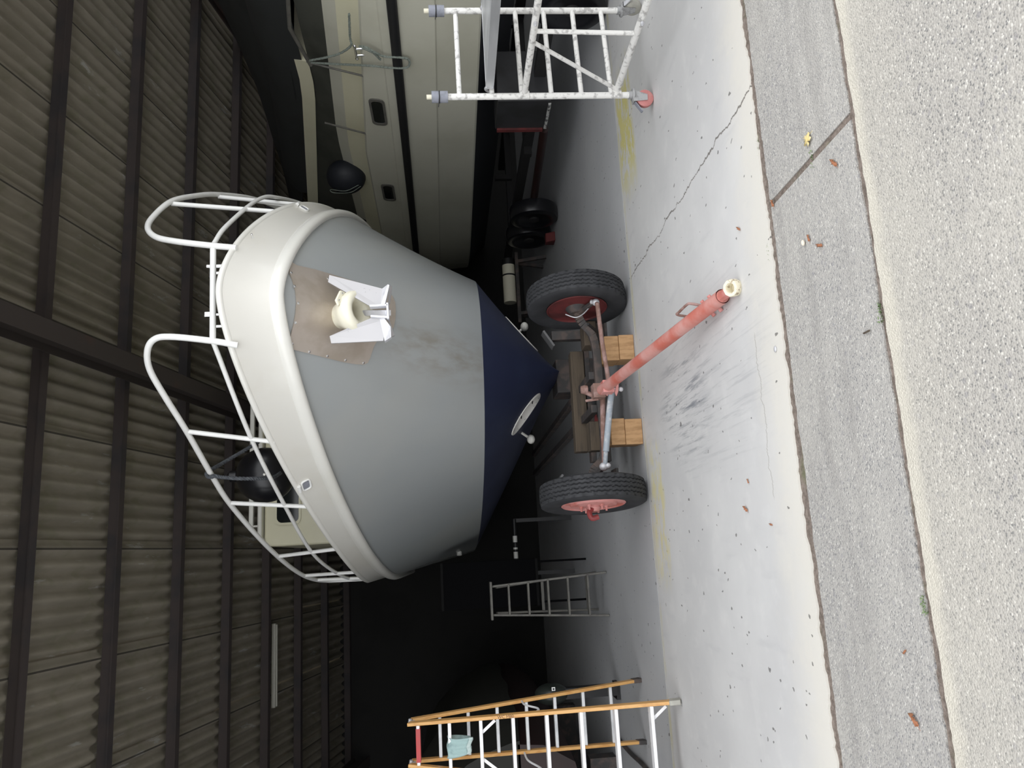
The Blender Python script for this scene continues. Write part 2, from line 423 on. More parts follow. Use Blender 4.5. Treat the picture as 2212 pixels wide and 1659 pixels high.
for i, X in enumerate((-3.5, 2.0, 7.5)):                 # rafters below the purlins
    m = MB()
    for w, h, dz in ((.17, .018, -.20), (.012, .26, -.33), (.17, .02, -.46), (.05, .2, -.33)):
        m.bar((X, Y_FRONT+.1, roof_z(Y_FRONT+.1)+dz), (X, Y_BACK-.1, roof_z(Y_BACK-.1)+dz), w, h)
    struct(m.build('trim_%d' % (10+i), 'rafter', smooth=False))
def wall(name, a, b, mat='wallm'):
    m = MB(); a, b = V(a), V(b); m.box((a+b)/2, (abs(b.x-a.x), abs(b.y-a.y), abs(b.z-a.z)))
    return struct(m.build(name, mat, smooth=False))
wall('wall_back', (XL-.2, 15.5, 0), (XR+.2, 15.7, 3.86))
wall('unseen_light_header', (XL-.2, 4.20, 4.50), (XR+.2, 4.32, 5.86))  # unseen header added to hold sky light out of the hall
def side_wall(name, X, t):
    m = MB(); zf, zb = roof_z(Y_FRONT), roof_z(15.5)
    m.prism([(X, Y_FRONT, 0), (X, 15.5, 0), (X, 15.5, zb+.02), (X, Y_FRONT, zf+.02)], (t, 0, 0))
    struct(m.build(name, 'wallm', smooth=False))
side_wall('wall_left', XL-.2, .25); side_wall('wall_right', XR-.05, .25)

# unlit tube light under the roof, far left
t0 = V((-1.93, 12.12, 4.20)); t1 = V((-.82, 12.10, 4.20))
tl = empty('tube_light', (t0+t1)/2, 'long unlit grey fluorescent tube light fixed under the dark roof', 'light')
MB().box((t0+t1)/2+V((0, 0, .035)), (1.14, .09, .06)).build('lamp_housing', 'tube', tl, bevel=.01)
MB().tube([t0, t1], .016, 12).build('lamp_tube', 'tube', tl)

# ------------------------------------------------------------------ the large grey motor boat
BX = 1.8
P_TOP = (5.0493, 2.0379, 4.4713, 1.647, 1.5187, 3.0862, .2193, .0252)
P_STR = (5.1655, 2.0218, 5.6487, 2.3399, 1.3314, 2.7627, .1326, .0113)
P_WL = (6.9434, 1.7425, 8.3492, 2.5303, 2.3435, 1.2889, 0, 0)
YEND = 14.2
KEEL_Y0, KEEL_Z = 7.92, .47
def hb(P, s):
    w = min(max(1-s/P[2], 0), 1); return P[1]*max(1-w**P[3], 0)**(1/P[4])
def inv(P, b):
    lo, hi = 0.0, P[2]
    for _ in range(40):
        m = (lo+hi)/2
        if hb(P, m) < b: lo = m
        else: hi = m
    return lo
def sz(P, s):
    if P[7]: s = min(s, P[6]/(2*P[7]))
    return P[5]-P[6]*s+P[7]*s*s
NT_ = 130
TT = [math.copysign((abs(i)/NT_)**2.1, i) for i in range(-NT_, NT_+1)]
def base_pt(P, t):
    s = abs(t)*(YEND-P[0]); b = hb(P, s); sy = s
    if s < 1.2 and P[0] < 6: sy = lerp(inv(P, math.sqrt(b*b+.17**2)), s, min(1, s/1.2)**2)
    return V((BX+math.copysign(b, t) if t else BX, P[0]+sy, sz(P, s)))
def edge_pt(P, t, inset=0.0, dz=0.0):
    p = base_pt(P, t)
    if inset:
        e = max(abs(t)*.03, 2e-4); T = base_pt(P, min(t+e, 1))-base_pt(P, max(t-e, -1))
        nrm = V((T.y, -T.x, 0)).normalized()             # outward, since t runs from left to right round the bow
        p = p - nrm*inset
    p.z += dz
    return p
def row_lerp(a, b, v): return [p.lerp(q, v) for p, q in zip(a, b)]
row_str = [edge_pt(P_STR, t, .025, -.03) for t in TT]
row_wl = [edge_pt(P_WL, t) for t in TT]
def keel_pt(t):
    s = abs(t)*(YEND-KEEL_Y0); return V((BX+math.copysign(.05*min(1, s/.3), t) if t else BX, KEEL_Y0+s, KEEL_Z-.0*s))
row_keel = [keel_pt(t) for t in TT]
def flare(v): return v
NV = 26
top_rows = []
for i in range(NV+1):
    v = i/NV; r = row_lerp(row_wl, row_str, v)
    top_rows.append(r)
bot_rows = []
for i in range(40+1):
    v = i/40
    r = []
    for k, t in enumerate(TT):
        a, b = row_keel[k], row_wl[k]
        vb = v**.86
        r.append(V((lerp(a.x, b.x, vb), lerp(a.y, b.y, v), lerp(a.z, b.z, v))))
    bot_rows.append(r)
def bvh(rows):
    n = len(rows[0]); vs = [p for r in rows for p in r]
    fs = [(i*n+k, i*n+k+1, (i+1)*n+k+1, (i+1)*n+k) for i in range(len(rows)-1) for k in range(n-1)]
    return BVHTree.FromPolygons(vs, fs)
T_TOP, T_BOT = bvh(top_rows), bvh(bot_rows)
thr = T_BOT.ray_cast(CAM, ray(1136, 893).normalized())[0]
TH_Y, TH_Z, TH_R = thr.y, thr.z, .142

boat = empty('motor_boat', (BX, 7.9, 0), 'large grey motor boat with navy bottom and white bow rails facing the doorway', 'boat')
MB().grid(top_rows).build('topsides', 'topsides', boat, ang=80)
hole = lambda c: (c.y-TH_Y)**2+(c.z-TH_Z)**2 > (TH_R+.006)**2
MB().grid(bot_rows, keep=hole).build('underwater_hull', 'antifoul', boat, ang=80)
# transom and stern closing plate
m = MB(); k0, k1 = 0, len(TT)-1
ring = [r[k0] for r in bot_rows]+[r[k0] for r in top_rows]+[r[k1] for r in reversed(top_rows)]+[r[k1] for r in reversed(bot_rows)]
m.prism(ring, (0, .03, 0)); m.build('transom', 'topsides', boat, smooth=False)
# bulwark, both skins
m = MB(); NB = 10
rowA = [edge_pt(P_STR, t, -.012) for t in TT]; rowB = [edge_pt(P_TOP, t) for t in TT]
rowC = [edge_pt(P_TOP, t, .055) for t in TT]
rowD = [edge_pt(P_STR, t, .13, .02) for t in TT]
rows = [row_lerp(rowA, rowB, i/NB) for i in range(NB+1)]
for i, r in enumerate(rows):
    c = .032*math.sin(PI*i/NB)                             # slight hollow of the bulwark
    rows[i] = [V((BX+(p.x-BX)*(1-c/2), p.y+c*.6, p.z)) for p in r]
m.grid(rows+[rowC, rowD])
m.build('bulwark', 'bulwark', boat, ang=50)
def ell(rowpts, ru, rz, n=12):
    rows = []
    for i, p in enumerate(rowpts):
        a = rowpts[max(i-1, 0)]; b = rowpts[min(i+1, len(rowpts)-1)]
        T = (b-a).normalized(); o = T.cross(V((0, 0, 1))).normalized(); u = o.cross(T)
        rows.append([p+o*(ru*math.cos(2*PI*k/n))+u*(rz*math.sin(2*PI*k/n)) for k in range(n)])
    return rows
m = MB(); m.grid(ell([edge_pt(P_TOP, t, .028, .004) for t in TT], .036, .026), cu=True); m.build('cap_rail', 'white', boat, ang=80)
m = MB(); m.grid(ell([edge_pt(P_STR, t, .012, -.008) for t in TT], .042, .056), cu=True); m.build('rubbing_strake', 'white', boat, ang=80)
# deck
m = MB(); NDK = 8
dl = [rowD[NT_-i] for i in range(NT_+1)]; dr = [rowD[NT_+i] for i in range(NT_+1)]
m.grid([[a.lerp(b, j/NDK)+V((0, 0, .05*(1-(2*j/NDK-1)**2))) for j in range(NDK+1)] for a, b in zip(dl, dr)])
m.build('deck', 'cream', boat, ang=80)

# pulpit rails
def rail_curve(tab, side, inset=.035):
    out = []
    for s, z in tab:
        fl = .13*min(1, max(0, (s-.35)/.5))*min(1, max(0, (z-sz(P_TOP, s))/.4)) if side > 0 else 0
        b = max(hb(P_TOP, s)-inset+fl, .02); out.append(V((BX+side*b, P_TOP[0]+s, z)))
    return smooth(out, 8)
L_TOP = [(.215, 3.0), (.19, 3.16), (.165, 3.42), (.175, 3.53), (.23, 3.59), (.33, 3.605), (.5, 3.56), (.77, 3.495), (1.2, 3.445), (1.59, 3.41), (2.24, 3.325), (2.89, 3.257), (3.5, 3.20), (3.95, 3.14), (4.2, 3.06), (4.32, 2.93), (4.36, 2.60)]
R_TOP = [(.22, 3.02), (.25, 3.20), (.31, 3.46), (.37, 3.62), (.47, 3.715), (.62, 3.73), (.85, 3.69), (1.2, 3.63), (1.6, 3.56), (2.24, 3.43), (2.89, 3.34), (3.5, 3.26), (3.95, 3.18), (4.2, 3.08), (4.32, 2.93), (4.36, 2.60)]
L_MID = [(.19, 3.156), (.83, 3.064), (1.63, 2.988), (2.72, 2.94), (3.68, 2.83), (4.2, 2.74), (4.3, 2.62)]
R_MID = [(.26, 3.19), (.5, 3.17), (1.22, 3.12), (1.7, 3.06), (2.72, 2.97), (3.68, 2.85), (4.2, 2.74), (4.3, 2.62)]
pul = MB().tube(rail_curve(L_TOP, -1), .0215, 12).build('pulpit_rail', 'rail', boat, ang=80)
MB().tube(rail_curve(R_TOP, 1), .0215, 12).build('pulpit_rail', 'rail', boat, ang=80)
MB().tube(rail_curve(L_MID, -1), .017, 10).build('middle_rail', 'rail', boat, ang=80)
MB().tube(rail_curve(R_MID, 1), .017, 10).build('middle_rail', 'rail', boat, ang=80)
def interp(tab, s):
    for (a, za), (b, zb) in zip(tab, tab[1:]):
        if a <= s <= b: return lerp(za, zb, (s-a)/(b-a))
    return tab[-1][1]
def stanchion(side, s0, s1, tab):
    b0, b1 = hb(P_TOP, s0)-.03, hb(P_TOP, s1)-.035+(.11 if side > 0 else 0)
    p = V((BX+side*b0, P_TOP[0]+s0, sz(P_TOP, s0)-.01)); q = V((BX+side*b1, P_TOP[0]+s1, interp(tab[4:], s1)))
    MB().tube([p, q], .018, 10).build('stanchion', 'rail', boat, ang=80)
for a, b in ((.89, .77), (1.70, 1.59), (2.60, 2.75), (3.55, 3.62), (4.05, 4.02)): stanchion(-1, a, b, L_TOP)
for a, b in ((.95, .85), (1.75, 1.60), (2.63, 2.3), (3.30, 3.0), (3.95, 3.75)): stanchion(1, a, b, R_TOP)
MB().tube([rail_curve([L_MID[0], L_MID[1]], -1)[0], rail_curve([R_MID[0], R_MID[1]], 1)[0]], .021, 12).build('front_rail', 'rail', boat, ang=80)
# bow fittings behind the front rail
for (px, py), r, mm, hd in (((438, 565), .016, 'chrome', 0), ((447, 580), .013, 'chrome', 1), ((441, 671), .011, 'chrome', 2), ((448, 697), .013, 'chrome', 1)):
    q = at(px, py, 5.42); mbp = MB().tube([V((q.x, q.y+.10, 2.83)), V((q.x, q.y+.10, q.z))], r, 10); q = V((q.x, q.y+.10, q.z))
    if hd == 2: mbp.box(q, (.034, .03, .045))
    if hd == 1: mbp.tube([q-V((.035, 0, 0)), q+V((.035, 0, 0))], .019, 12)
    mbp.build('bow_bollard', mm, boat, ang=50)
# fairleads on the bulwark face
def fairlead(side, s):
    b = hb(P_TOP, s); zt = sz(P_TOP, s); T_B = bvh(rows)
    c = V((BX+side*b, P_TOP[0]+s, zt-.065))
    hit = T_B.ray_cast(c+V((side*.6, -.5, 0)), V((-side*.6, .5, 0)).normalized())
    p, nn = hit[0], hit[1]
    if nn.dot(V((side, -1, 0))) < 0: nn = -nn
    t = nn.cross(V((0, 0, 1))).normalized(); u = t.cross(nn)
    pts = []
    for k in range(24):
        a = 2*PI*k/24; ca, sa = math.cos(a), math.sin(a)
        pts.append(p+nn*.006+t*(.055*math.copysign(abs(ca)**.5, ca))+u*(.036*math.copysign(abs(sa)**.5, sa)))
    f = MB().tube(pts, .0085, 8, closed=True).build('fairlead', 'rail', boat, ang=80)
    MB().prism([q-nn*.004 for q in pts], nn*.003).build('fairlead_opening', 'foam', f, smooth=False)
    q = p+u*.062+nn*.012
    MB().tube([q-t*.035, q+t*.035], .015, 10).build('hinge_pin', 'rail', f)
fairlead(-1, 1.38); fairlead(1, 1.33)
s_ = .30; q = V((BX+hb(P_TOP, s_)+.005, P_TOP[0]+s_-.012, sz(P_TOP, s_)-.085))
MB().lathe([(0, .005), (.005, .004), (.008, 0), (.008, -.03)], q, (.6, -.8, 0), 14).build('drain_fitting', 'chrome', boat)

# steel chafing plate under the anchor, following the stem
def bow_hit(X, z):
    h = T_TOP.ray_cast(V((X, 2, z)), V((0, 1, 0))); return h[0], (-h[1] if h[1].y > 0 else h[1])
outline_px = [(616, 566), (640, 575), (680, 584), (707, 592), (760, 608), (815, 625), (846, 640), (852, 655), (853, 672), (852, 690), (848, 708), (835, 724), (812, 738),
              (805, 750), (798, 772), (793, 783), (784, 787), (765, 786), (733, 780), (690, 769), (650, 759), (634, 755), (626, 748), (623, 738), (627, 722), (633, 700), (637, 676), (639, 655), (637, 630), (631, 608), (624, 590)]
poly = []
def hull_px(px, py):
    for k in range(20):
        h = T_TOP.ray_cast(CAM, ray(px+k*3, py).normalized())
        if h[0] is not None: return h
for px, py in outline_px:
    h = hull_px(px, py)[0]; poly.append((h.x, h.z))
fine = []
for i, a in enumerate(poly):
    b = poly[(i+1) % len(poly)]
    for j in range(4): fine.append((lerp(a[0], b[0], j/4), lerp(a[1], b[1], j/4)))
def inside(p, P):
    c = False
    for i in range(len(P)):
        (x1, y1), (x2, y2) = P[i], P[i-1]
        if (y1 > p[1]) != (y2 > p[1]) and p[0] < (x2-x1)*(p[1]-y1)/(y2-y1)+x1: c = not c
    return c
xs = [p[0] for p in fine]; zs = [p[1] for p in fine]; grid_pts = []
for i in range(60):
    for j in range(60):
        p = (lerp(min(xs), max(xs), i/59), lerp(min(zs), max(zs), j/59))
        if inside(p, fine) and min((p[0]-q[0])**2+(p[1]-q[1])**2 for q in fine) > .0001: grid_pts.append(p)
res = delaunay_2d_cdt([V(p) for p in fine+grid_pts], [(i, (i+1) % len(fine)) for i in range(len(fine))], [], 1, 1e-6)
vs2, fs2 = res[0], res[2]
lo_, hi_ = [], []
for p in vs2:
    h, nn = bow_hit(p.x, p.y); lo_.append(h+nn*.002); hi_.append(h+nn*.011)
m = MB(); nv = len(vs2); bnd = {}
for f in fs2:
    for a, b in zip(f, list(f[1:])+[f[0]]): bnd[(a, b)] = 1
side_f = [(a, b, b+nv, a+nv) for (a, b) in bnd if (b, a) not in bnd]
m.add(lo_+hi_, [tuple(reversed(f)) for f in fs2]+[tuple(i+nv for i in f) for f in fs2]+side_f)
plate = m.build('chafing_plate', 'steel', boat, ang=40)
plate['label'] = 'tan stainless chafing plate'
for px, py in ((627, 591), (634, 620), (642, 656), (636, 697), (629, 742), (666, 759), (705, 768), (744, 777), (783, 783), (707, 604)):
    h = hull_px(px, py); nn = h[1] if h[1].y < 0 else -h[1]
    MB().lathe([(.011, .009), (.010, .014), (.004, .016), (0, .016)], h[0], nn, 12).build('rivet', 'chrome', plate)
# hawse pipe: flared ivory ring standing off the plate
hc, hn = bow_hit(*(lambda h: (h.x, h.z))(T_TOP.ray_cast(CAM, ray(757, 683).normalized())[0]))
HAX = (V((0.06, -1, -1.35))).normalized()
hz = V((0, 0, 1)); hx = HAX.cross(hz).normalized(); hz = hx.cross(HAX).normalized()
HC = at(766, 674, hc.y-.16)
def hring(r, d, sq=1.0, n=40): return [HC+HAX*d+hx*(r*math.cos(2*PI*k/n))+hz*(r*sq*math.sin(2*PI*k/n)) for k in range(n)]
prof = [(.080, -.30), (.088, -.18), (.100, -.11), (.132, -.065), (.154, -.02), (.158, .02), (.146, .055), (.118, .070), (.090, .058), (.072, .024), (.064, -.03), (.062, -.12), (.060, -.28)]
m = MB(); m.grid([hring(r, d, .95) for r, d in prof], cu=True)
hawse = m.build('hawse_pipe', 'hawse', boat, ang=80)
hawse['label'] = 'ivory flared hawse pipe ring'
for a in (2.05, 5.2):                                      # two bolted lugs on the ring
    c = HC+HAX*-.02+hx*(.160*math.cos(a))+hz*(.160*math.sin(a)); t = -math.sin(a)*hx+math.cos(a)*hz; rd = math.cos(a)*hx+math.sin(a)*hz
    pts = [c+t*.07-rd*.02, c+t*.05+rd*.022, c-t*.05+rd*.022, c-t*.07-rd*.02]
    MB().prism(pts, HAX*.02).build('lug', 'hawse', hawse, bevel=.006)
    for sgn in (-1, 1): MB().lathe([(.008, .018), (.008, .028), (0, .030)], c+t*.035*sgn, HAX, 10).build('lug_bolt', 'chrome', hawse)

# bow thruster tunnel
for side in (-1, 1):
    def hp(r, a, off=.0):
        Y, Z = TH_Y+r*math.cos(a), TH_Z+r*math.sin(a)
        h = T_BOT.ray_cast(V((BX+side*3, Y, Z)), V((-side, 0, 0)))
        if h[0] is None: return V((BX, Y, Z))
        return h[0]+V((side*off, 0, -off*.6))
    n = 48
    rings = [[hp(rr, 2*PI*k/n, of) for k in range(n)] for rr, of in ((TH_R+.018, .002), (TH_R+.014, .010), (TH_R-.002, .010))]
    inn = [V((p.x-side*.05, p.y, p.z)) for p in rings[-1]]; deep = [V((BX+side*.03, p.y, p.z)) for p in rings[-1]]
    m = MB(); m.grid(rings+[inn, deep], cu=True)
    th = m.build('thruster_tunnel', 'thruster_white', boat, ang=50)
    th['label'] = 'white tunnel of the bow thruster'
    ctr = V((BX+side*.12, TH_Y, TH_Z))
    m = MB().lathe([(0, -.09), (.03, -.07), (.04, 0), (.03, .06), (0, .08)], ctr, (side, 0, 0), 16)
    for k in range(4):
        a = PI*k/2+.4; d = V((0, math.cos(a), math.sin(a))); w = V((side*.5, -math.sin(a), math.cos(a))).normalized()
        m.prism([ctr+d*.03-w*.02, ctr+d*.125-w*.045, ctr+d*.13+w*.045, ctr+d*.03+w*.02], (side*.006, 0, 0))
    m.build('propeller', 'black', th)
    for dy in (-.055, .065):                               # weed-covered guard bars
        p = [hp(TH_R, a, .012) for a in (math.asin(min(.95, dy/TH_R)), PI-math.asin(min(.95, dy/TH_R)))]
        MB().tube([p[0].lerp(p[1], .82), p[1]], .006, 8).build('guard_bar', 'black', th)
    # sacrificial anode on a short stud below the tunnel
    ap = T_BOT.ray_cast(CAM, ray(1127, 935).normalized())
    P0 = ap[0]; P0 = V((BX+side*abs(P0.x-BX), P0.y, P0.z)); nn = V((side*.62, -.25, -.74)).normalized()
    m = MB().tube([P0, P0+nn*.09], .014, 10).ball(P0+nn*.125, .05, 16, 10, (1, 1.25, .85))
    m.build('anode', paint('zinc_white', (.66, .65, .60), (.30, .30, .28), 22, .55, .7, rough=.9, bump=.6), boat, ang=70)
# waterline sea-cock outlets on the left flank
for px, py in ((992, 1204),):
    h = T_TOP.ray_cast(CAM, ray(px, py-12).normalized())
    if h[0]: MB().lathe([(.035, 0), (.035, .05), (.022, .052), (0, .04)], h[0], (-1, -.2, 0), 16).build('drain_outlet', 'white', boat)

# cabin
def rrect(x0, x1, z0, z1, r, n=5):
    out = []
    for cx, cz, a0 in ((x1-r, z1-r, 0), (x0+r, z1-r, PI/2), (x0+r, z0+r, PI), (x1-r, z0+r, 1.5*PI)):
        out += [(cx+r*math.cos(a0+PI/2*k/n), cz+r*math.sin(a0+PI/2*k/n)) for k in range(n+1)]
    return out
CY = 9.55
m = MB(); m.prism([(x, CY, z) for x, z in rrect(.22, 3.38, 2.05, 3.80, .10)], (0, 3.6, 0))
cab = m.build('cabin', 'cream', boat, bevel=.02)
for x0, x1 in ((.46, 1.34), (1.42, 2.18), (2.26, 3.14)):
    fr = MB(); o = rrect(x0, x1, 3.38, 3.68, .07); i_ = rrect(x0+.025, x1-.025, 3.405, 3.655, .06)
    fr.grid([[V((x, CY-.012, z)) for x, z in o], [V((x, CY-.022, z)) for x, z in o], [V((x, CY-.022, z)) for x, z in i_], [V((x, CY-.004, z)) for x, z in i_]], cu=True)
    w = fr.build('windscreen_frame', 'cream', cab)
    MB().prism([(x, CY-.010, z) for x, z in i_], (0, .008, 0)).build('windscreen_pane', 'darkglass', w, smooth=False)
MB().box((1.8, CY+1.6, 3.835), (3.0, 3.4, .05)).build('cabin_roof', 'white', boat, bevel=.02)
MB().box((1.8, CY-.05, 3.935), (2.72, .07, .05)).build('roof_coaming', 'white', boat, bevel=.01)
for X in (.46, 1.3, 2.3, 3.14): MB().tube([(X, CY-.05, 3.85), (X, CY-.05, 3.95)], .012, 8).build('coaming_post', 'white', boat)
# windlass, hatch locker and stowed gear on the foredeck
m = MB().box((1.02, 6.95, 2.93), (.10, .05, .16)).box((1.06, 7.0, 2.70), (.16, .14, .34)); m.build('windlass', 'black', boat, bevel=.01)
MB().lathe([(.05, -.06), (.085, -.05), (.05, -.02), (.05, .02), (.085, .05), (.05, .06)], (1.0, 6.9, 2.86), (1, 0, 0), 18).build('windlass_drum', 'galv', boat)

# anchor stowed in the hawse
AY = HC.y-.02
anchor = empty('anchor', at(800, 680, AY), 'grey folding-fluke anchor stowed points-up in the hawse pipe on the bow', 'anchor')
def ap(px, py, dy=0): return at(px, py, AY-.09+dy)
def fluke(a, b, c, d, th=.014):
    pts = [ap(*a), ap(*b), ap(*d), ap(*c)]
    nrm = (pts[1]-pts[0]).cross(pts[3]-pts[0]).normalized()
    if nrm.y > 0: nrm = -nrm
    return MB().prism(pts, -nrm*th)
f1 = MB().prism([ap(711.5, 594, .10), ap(708.5, 609, .08), ap(799, 661, -.01), ap(826, 665, -.01), ap(826, 623.5, .05)], (0, .016, 0)); f1.build('fluke', 'anchor', anchor, smooth=False)
f2 = MB().prism([ap(712, 726, .10), ap(715.5, 741.5, .11), ap(828, 736, .05), ap(832, 690, -.01), ap(801, 687, -.01)], (0, .016, 0)); f2.build('fluke', 'anchor', anchor, smooth=False)
MB().bar(ap(735, 676, .40), ap(839, 676, -.02), .042, .05).build('shank', 'anchor_edge', anchor, bevel=.004)
m = MB()
m.bar(ap(799, 663, -.02), ap(838, 661, -.02), .016, .06, (0, 1, 0)); m.bar(ap(801, 685, -.02), ap(838, 687, -.02), .016, .06, (0, 1, 0))
m.bar(ap(837, 656, -.02), ap(839, 691, -.02), .016, .06, (0, 1, 0)); m.build('crown', 'anchor_edge', anchor, bevel=.003)
# folded palm plates at the fluke roots, and dark worn edges below them
MB().prism([ap(822, 659, -.02), ap(831, 659, -.03), ap(841, 616, -.05), ap(838, 614, -.05), ap(826, 623, .0)], (0, .05, 0)).build('palm', 'anchor_edge', anchor, smooth=False)
MB().prism([ap(820, 689, -.02), ap(830, 687, -.03), ap(844, 706, -.05), ap(845, 728, -.05), ap(831, 737, .0), ap(827, 712, 0)], (0, .05, 0)).build('palm', 'anchor_edge', anchor, smooth=False)
MB().prism([ap(838, 655, .02), ap(841, 616, 0), ap(847, 618, .04), ap(842, 655, .05)], (0, .02, 0)).build('palm_edge', 'anchor', anchor, smooth=False)
MB().prism([ap(838, 692, .02), ap(846, 727, 0), ap(852, 724, .04), ap(842, 692, .05)], (0, .02, 0)).build('palm_edge', 'anchor', anchor, smooth=False)

# black ball fender hanging inside the pulpit, with its rope
FC = at(574, 1026, 6.95)
fen = empty('ball_fender', FC, 'shiny black ball fender hanging behind the white pulpit rail', 'fender')
MB().ball(FC, .235, 32, 20, (1, 1, 1.05)).build('fender_body', 'gloss_black', fen, ang=80)
MB().lathe([(.05, 0), (.05, .06), (.03, .08), (0, .08)], FC+V((0, 0, .235)), (0, 0, 1), 16).build('fender_eye', 'gloss_black', fen)
MB().ball(FC+V((-.02, -.225, -.04)), .012, 10, 8).build('valve_plug', 'white', fen)
def railpt(px, py, tab=L_TOP, side=-1):
    best = min(rail_curve(tab, side), key=lambda p: (lambda d: (p-CAM-d*((p-CAM).dot(d)/d.dot(d))).length)(ray(px, py)))
    return best
rp = railpt(440, 1026)
path = [at(566, 950, 6.86), at(540, 966, 6.7), at(480, 1001, 6.5), rp+V((.03, .03, .012)), rp+V((0, 0, .032)), rp+V((-.03, -.03, 0)), rp+V((-.02, -.02, -.035)),
        at(480, 1031, rp.y-.01), at(530, 1034, rp.y-.02), at(585, 1032, 6.45), at(606, 1022, 6.66)]
cl = smooth(path, 14)
def laid(cl, r, rr, pitch):
    m = MB()
    L = [0]
    for a, b in zip(cl, cl[1:]): L.append(L[-1]+(b-a).length)
    for k in range(3):
        pts = []
        for i, p in enumerate(cl):
            T = (cl[min(i+1, len(cl)-1)]-cl[max(i-1, 0)]).normalized()
            u = T.cross(V((.3, .2, 1))).normalized(); w = T.cross(u); a = 2*PI*(L[i]/pitch+k/3)
            pts.append(p+rr*(math.cos(a)*u+math.sin(a)*w))
        m.tube(pts, r, 6)
    return m
def resample(pts, d):
    out = [pts[0]]; acc = 0
    for a, b in zip(pts, pts[1:]):
        L = (b-a).length; n = max(1, int(L/d))
        for j in range(1, n+1): out.append(a.lerp(b, j/n))
    return out
r_ = laid(resample(cl, .008), .0085, .008, .075).build('fender_rope', 'rope', ang=80)
tag(r_, 'dark twisted rope looped over the white pulpit rail', 'rope')

# ------------------------------------------------------------------ steerable bogie under the bow
dolly = empty('boat_dolly', (1.3, 6.75, 0), 'rusty two-wheeled boat dolly with faded red tow bar under the grey bow', 'trailer')
def wheel(c, yaw, outer):
    """axle direction points outwards; outer=-1 left wheel, +1 right wheel"""
    a = V((outer*math.cos(yaw), outer*math.sin(yaw), 0)); R_, W = .445, .20
    ref = V((0, 0, 1)); w = a.cross(ref)
    prof = [(.265, -.075), (.285, -.092), (.34, -.104), (.39, -.104), (.42, -.095), (.436, -.085)]
    n = 240; nu = 40; rows = []
    def ringp(r, h, k): t = 2*PI*k/n; return c+a*h+r*(math.cos(t)*ref+math.sin(t)*w)
    for r, h in prof: rows.append([ringp(r, h, k) for k in range(n)])
    for j in range(nu+1):
        h = lerp(-.083, .083, j/nu); row = []
        for k in range(n):
            tri = abs((k/n*56) % 1*2-1)-.5; g = 0
            for gc in (-.052, -.018, .018, .052):
                if abs(h-gc-tri*.012) < .0042: g = .011
            if abs(h) > .068 and (k % 8) < 2: g = .008
            row.append(ringp(.445-.009*(h/.083)**2-g, h, k))
        rows.append(row)
    for r, h in reversed(prof): rows.append([ringp(r, -h, k) for k in range(n)])
    rows.append([ringp(.25, .03, k) for k in range(n)]); rows.append([ringp(.25, -.03, k) for k in range(n)])
    tyre = MB().grid(rows, cu=True, cv=True).build('tyre', 'rubber', dolly, ang=45)
    lat = [(.262, .078), (.270, .086), (.262, .092), (.250, .072), (.246, .05), (.232, .045), (.215, .055), (.19, .095), (.15, .10), (.0, .10)]
    bk = [(.262, -.078), (.270, -.086), (.262, -.092), (.248, -.072), (.242, .02), (.225, .035), (.15, .05), (0, .05)]
    rim = MB().lathe(lat, c, a, 40).build('rim', 'pink' if outer < 0 else 'rimred', dolly, ang=40)
    MB().lathe(bk, c, a, 40).build('rim_inner', 'dim_red', rim, ang=40)
    hub = MB().lathe([(.06, .09), (.06, .115), (.05, .125), (.045, .145), (0, .148)], c, a, 24).build('hub', 'pink', rim, ang=40)
    for k in range(6):
        t = 2*PI*k/6; p = c+a*.095+.105*(math.cos(t)*ref+math.sin(t)*w)
        MB().lathe([(.016, 0), (.016, .02), (.009, .022), (.009, .045), (0, .046)], p, a, 8).build('wheel_nut', 'pink', rim)
    MB().lathe([(.06, -.13), (.10, -.08), (.13, -.03), (.13, .05)], c, a, 24).build('brake_drum', 'chassis', rim)
    if outer < 0:
        lv = [c+a*.12+V((0, -.03, .02)), c+a*.15+V((0, -.05, .05)), c+a*.20+V((0, -.06, .035)), c+a*.19+V((0, -.06, -.02))]
        MB().tube(smooth(lv, 4), .022, 10).build('hub_lever', 'rimred', rim)
    return a
WL_, WR_ = V((.44, 6.62, .445)), V((2.17, 6.74, .445))
aL = wheel(WL_, math.radians(6.5), -1); aR = wheel(WR_, math.radians(8), 1)
# dropped axle beam
pts = smooth([WL_-aL*.12, WL_-aL*.2+V((0, .02, -.03)), V((.80, 6.72, .30)), V((1.3, 6.76, .29)), V((1.80, 6.78, .30)), WR_-aR*.2+V((0, .02, -.03)), WR_-aR*.12], 5)
m = MB()
for a, b in zip(pts, pts[1:]): m.bar(a, b+(b-a)*.08, .06, .07)
m.build('axle_beam', 'chassis', dolly, bevel=.006)
YA = 6.46
MB().tube([at(1284, 650, 6.52), at(1290, 656, YA), at(1300, 735, YA), at(1311, 800, YA), at(1316, 838, YA+.02)], .019, 10).build('tie_rod', 'rust', dolly)
MB().ball(at(1287, 653, 6.49), .032, 12, 8).tube([at(1287, 653, 6.49), at(1277, 652, 6.52)], .02, 8).build('ball_joint', 'galv', dolly)
MB().bar(at(1283, 652, 6.52), WR_-aR*.13, .035, .03).build('steering_arm', 'chassis', dolly, bevel=.004)
m = MB().tube([at(1322, 838, YA-.05), at(1317, 880, YA-.04), at(1309, 975, YA-.02)], .026, 12).tube([at(1309, 972, YA-.02), at(1307, 1005, YA)], .019, 10)
m.build('drag_link', 'greyblue', dolly)
MB().tube([at(1301, 840, YA+.05), at(1303, 925, YA+.05), at(1306, 1000, YA+.06)], .022, 10).build('tie_rod', 'rust', dolly)
MB().ball(at(1304, 1008, YA+.01), .036, 12, 8).ball(at(1313, 1006, YA), .026, 12, 8).build('ball_joint', 'galv', dolly)
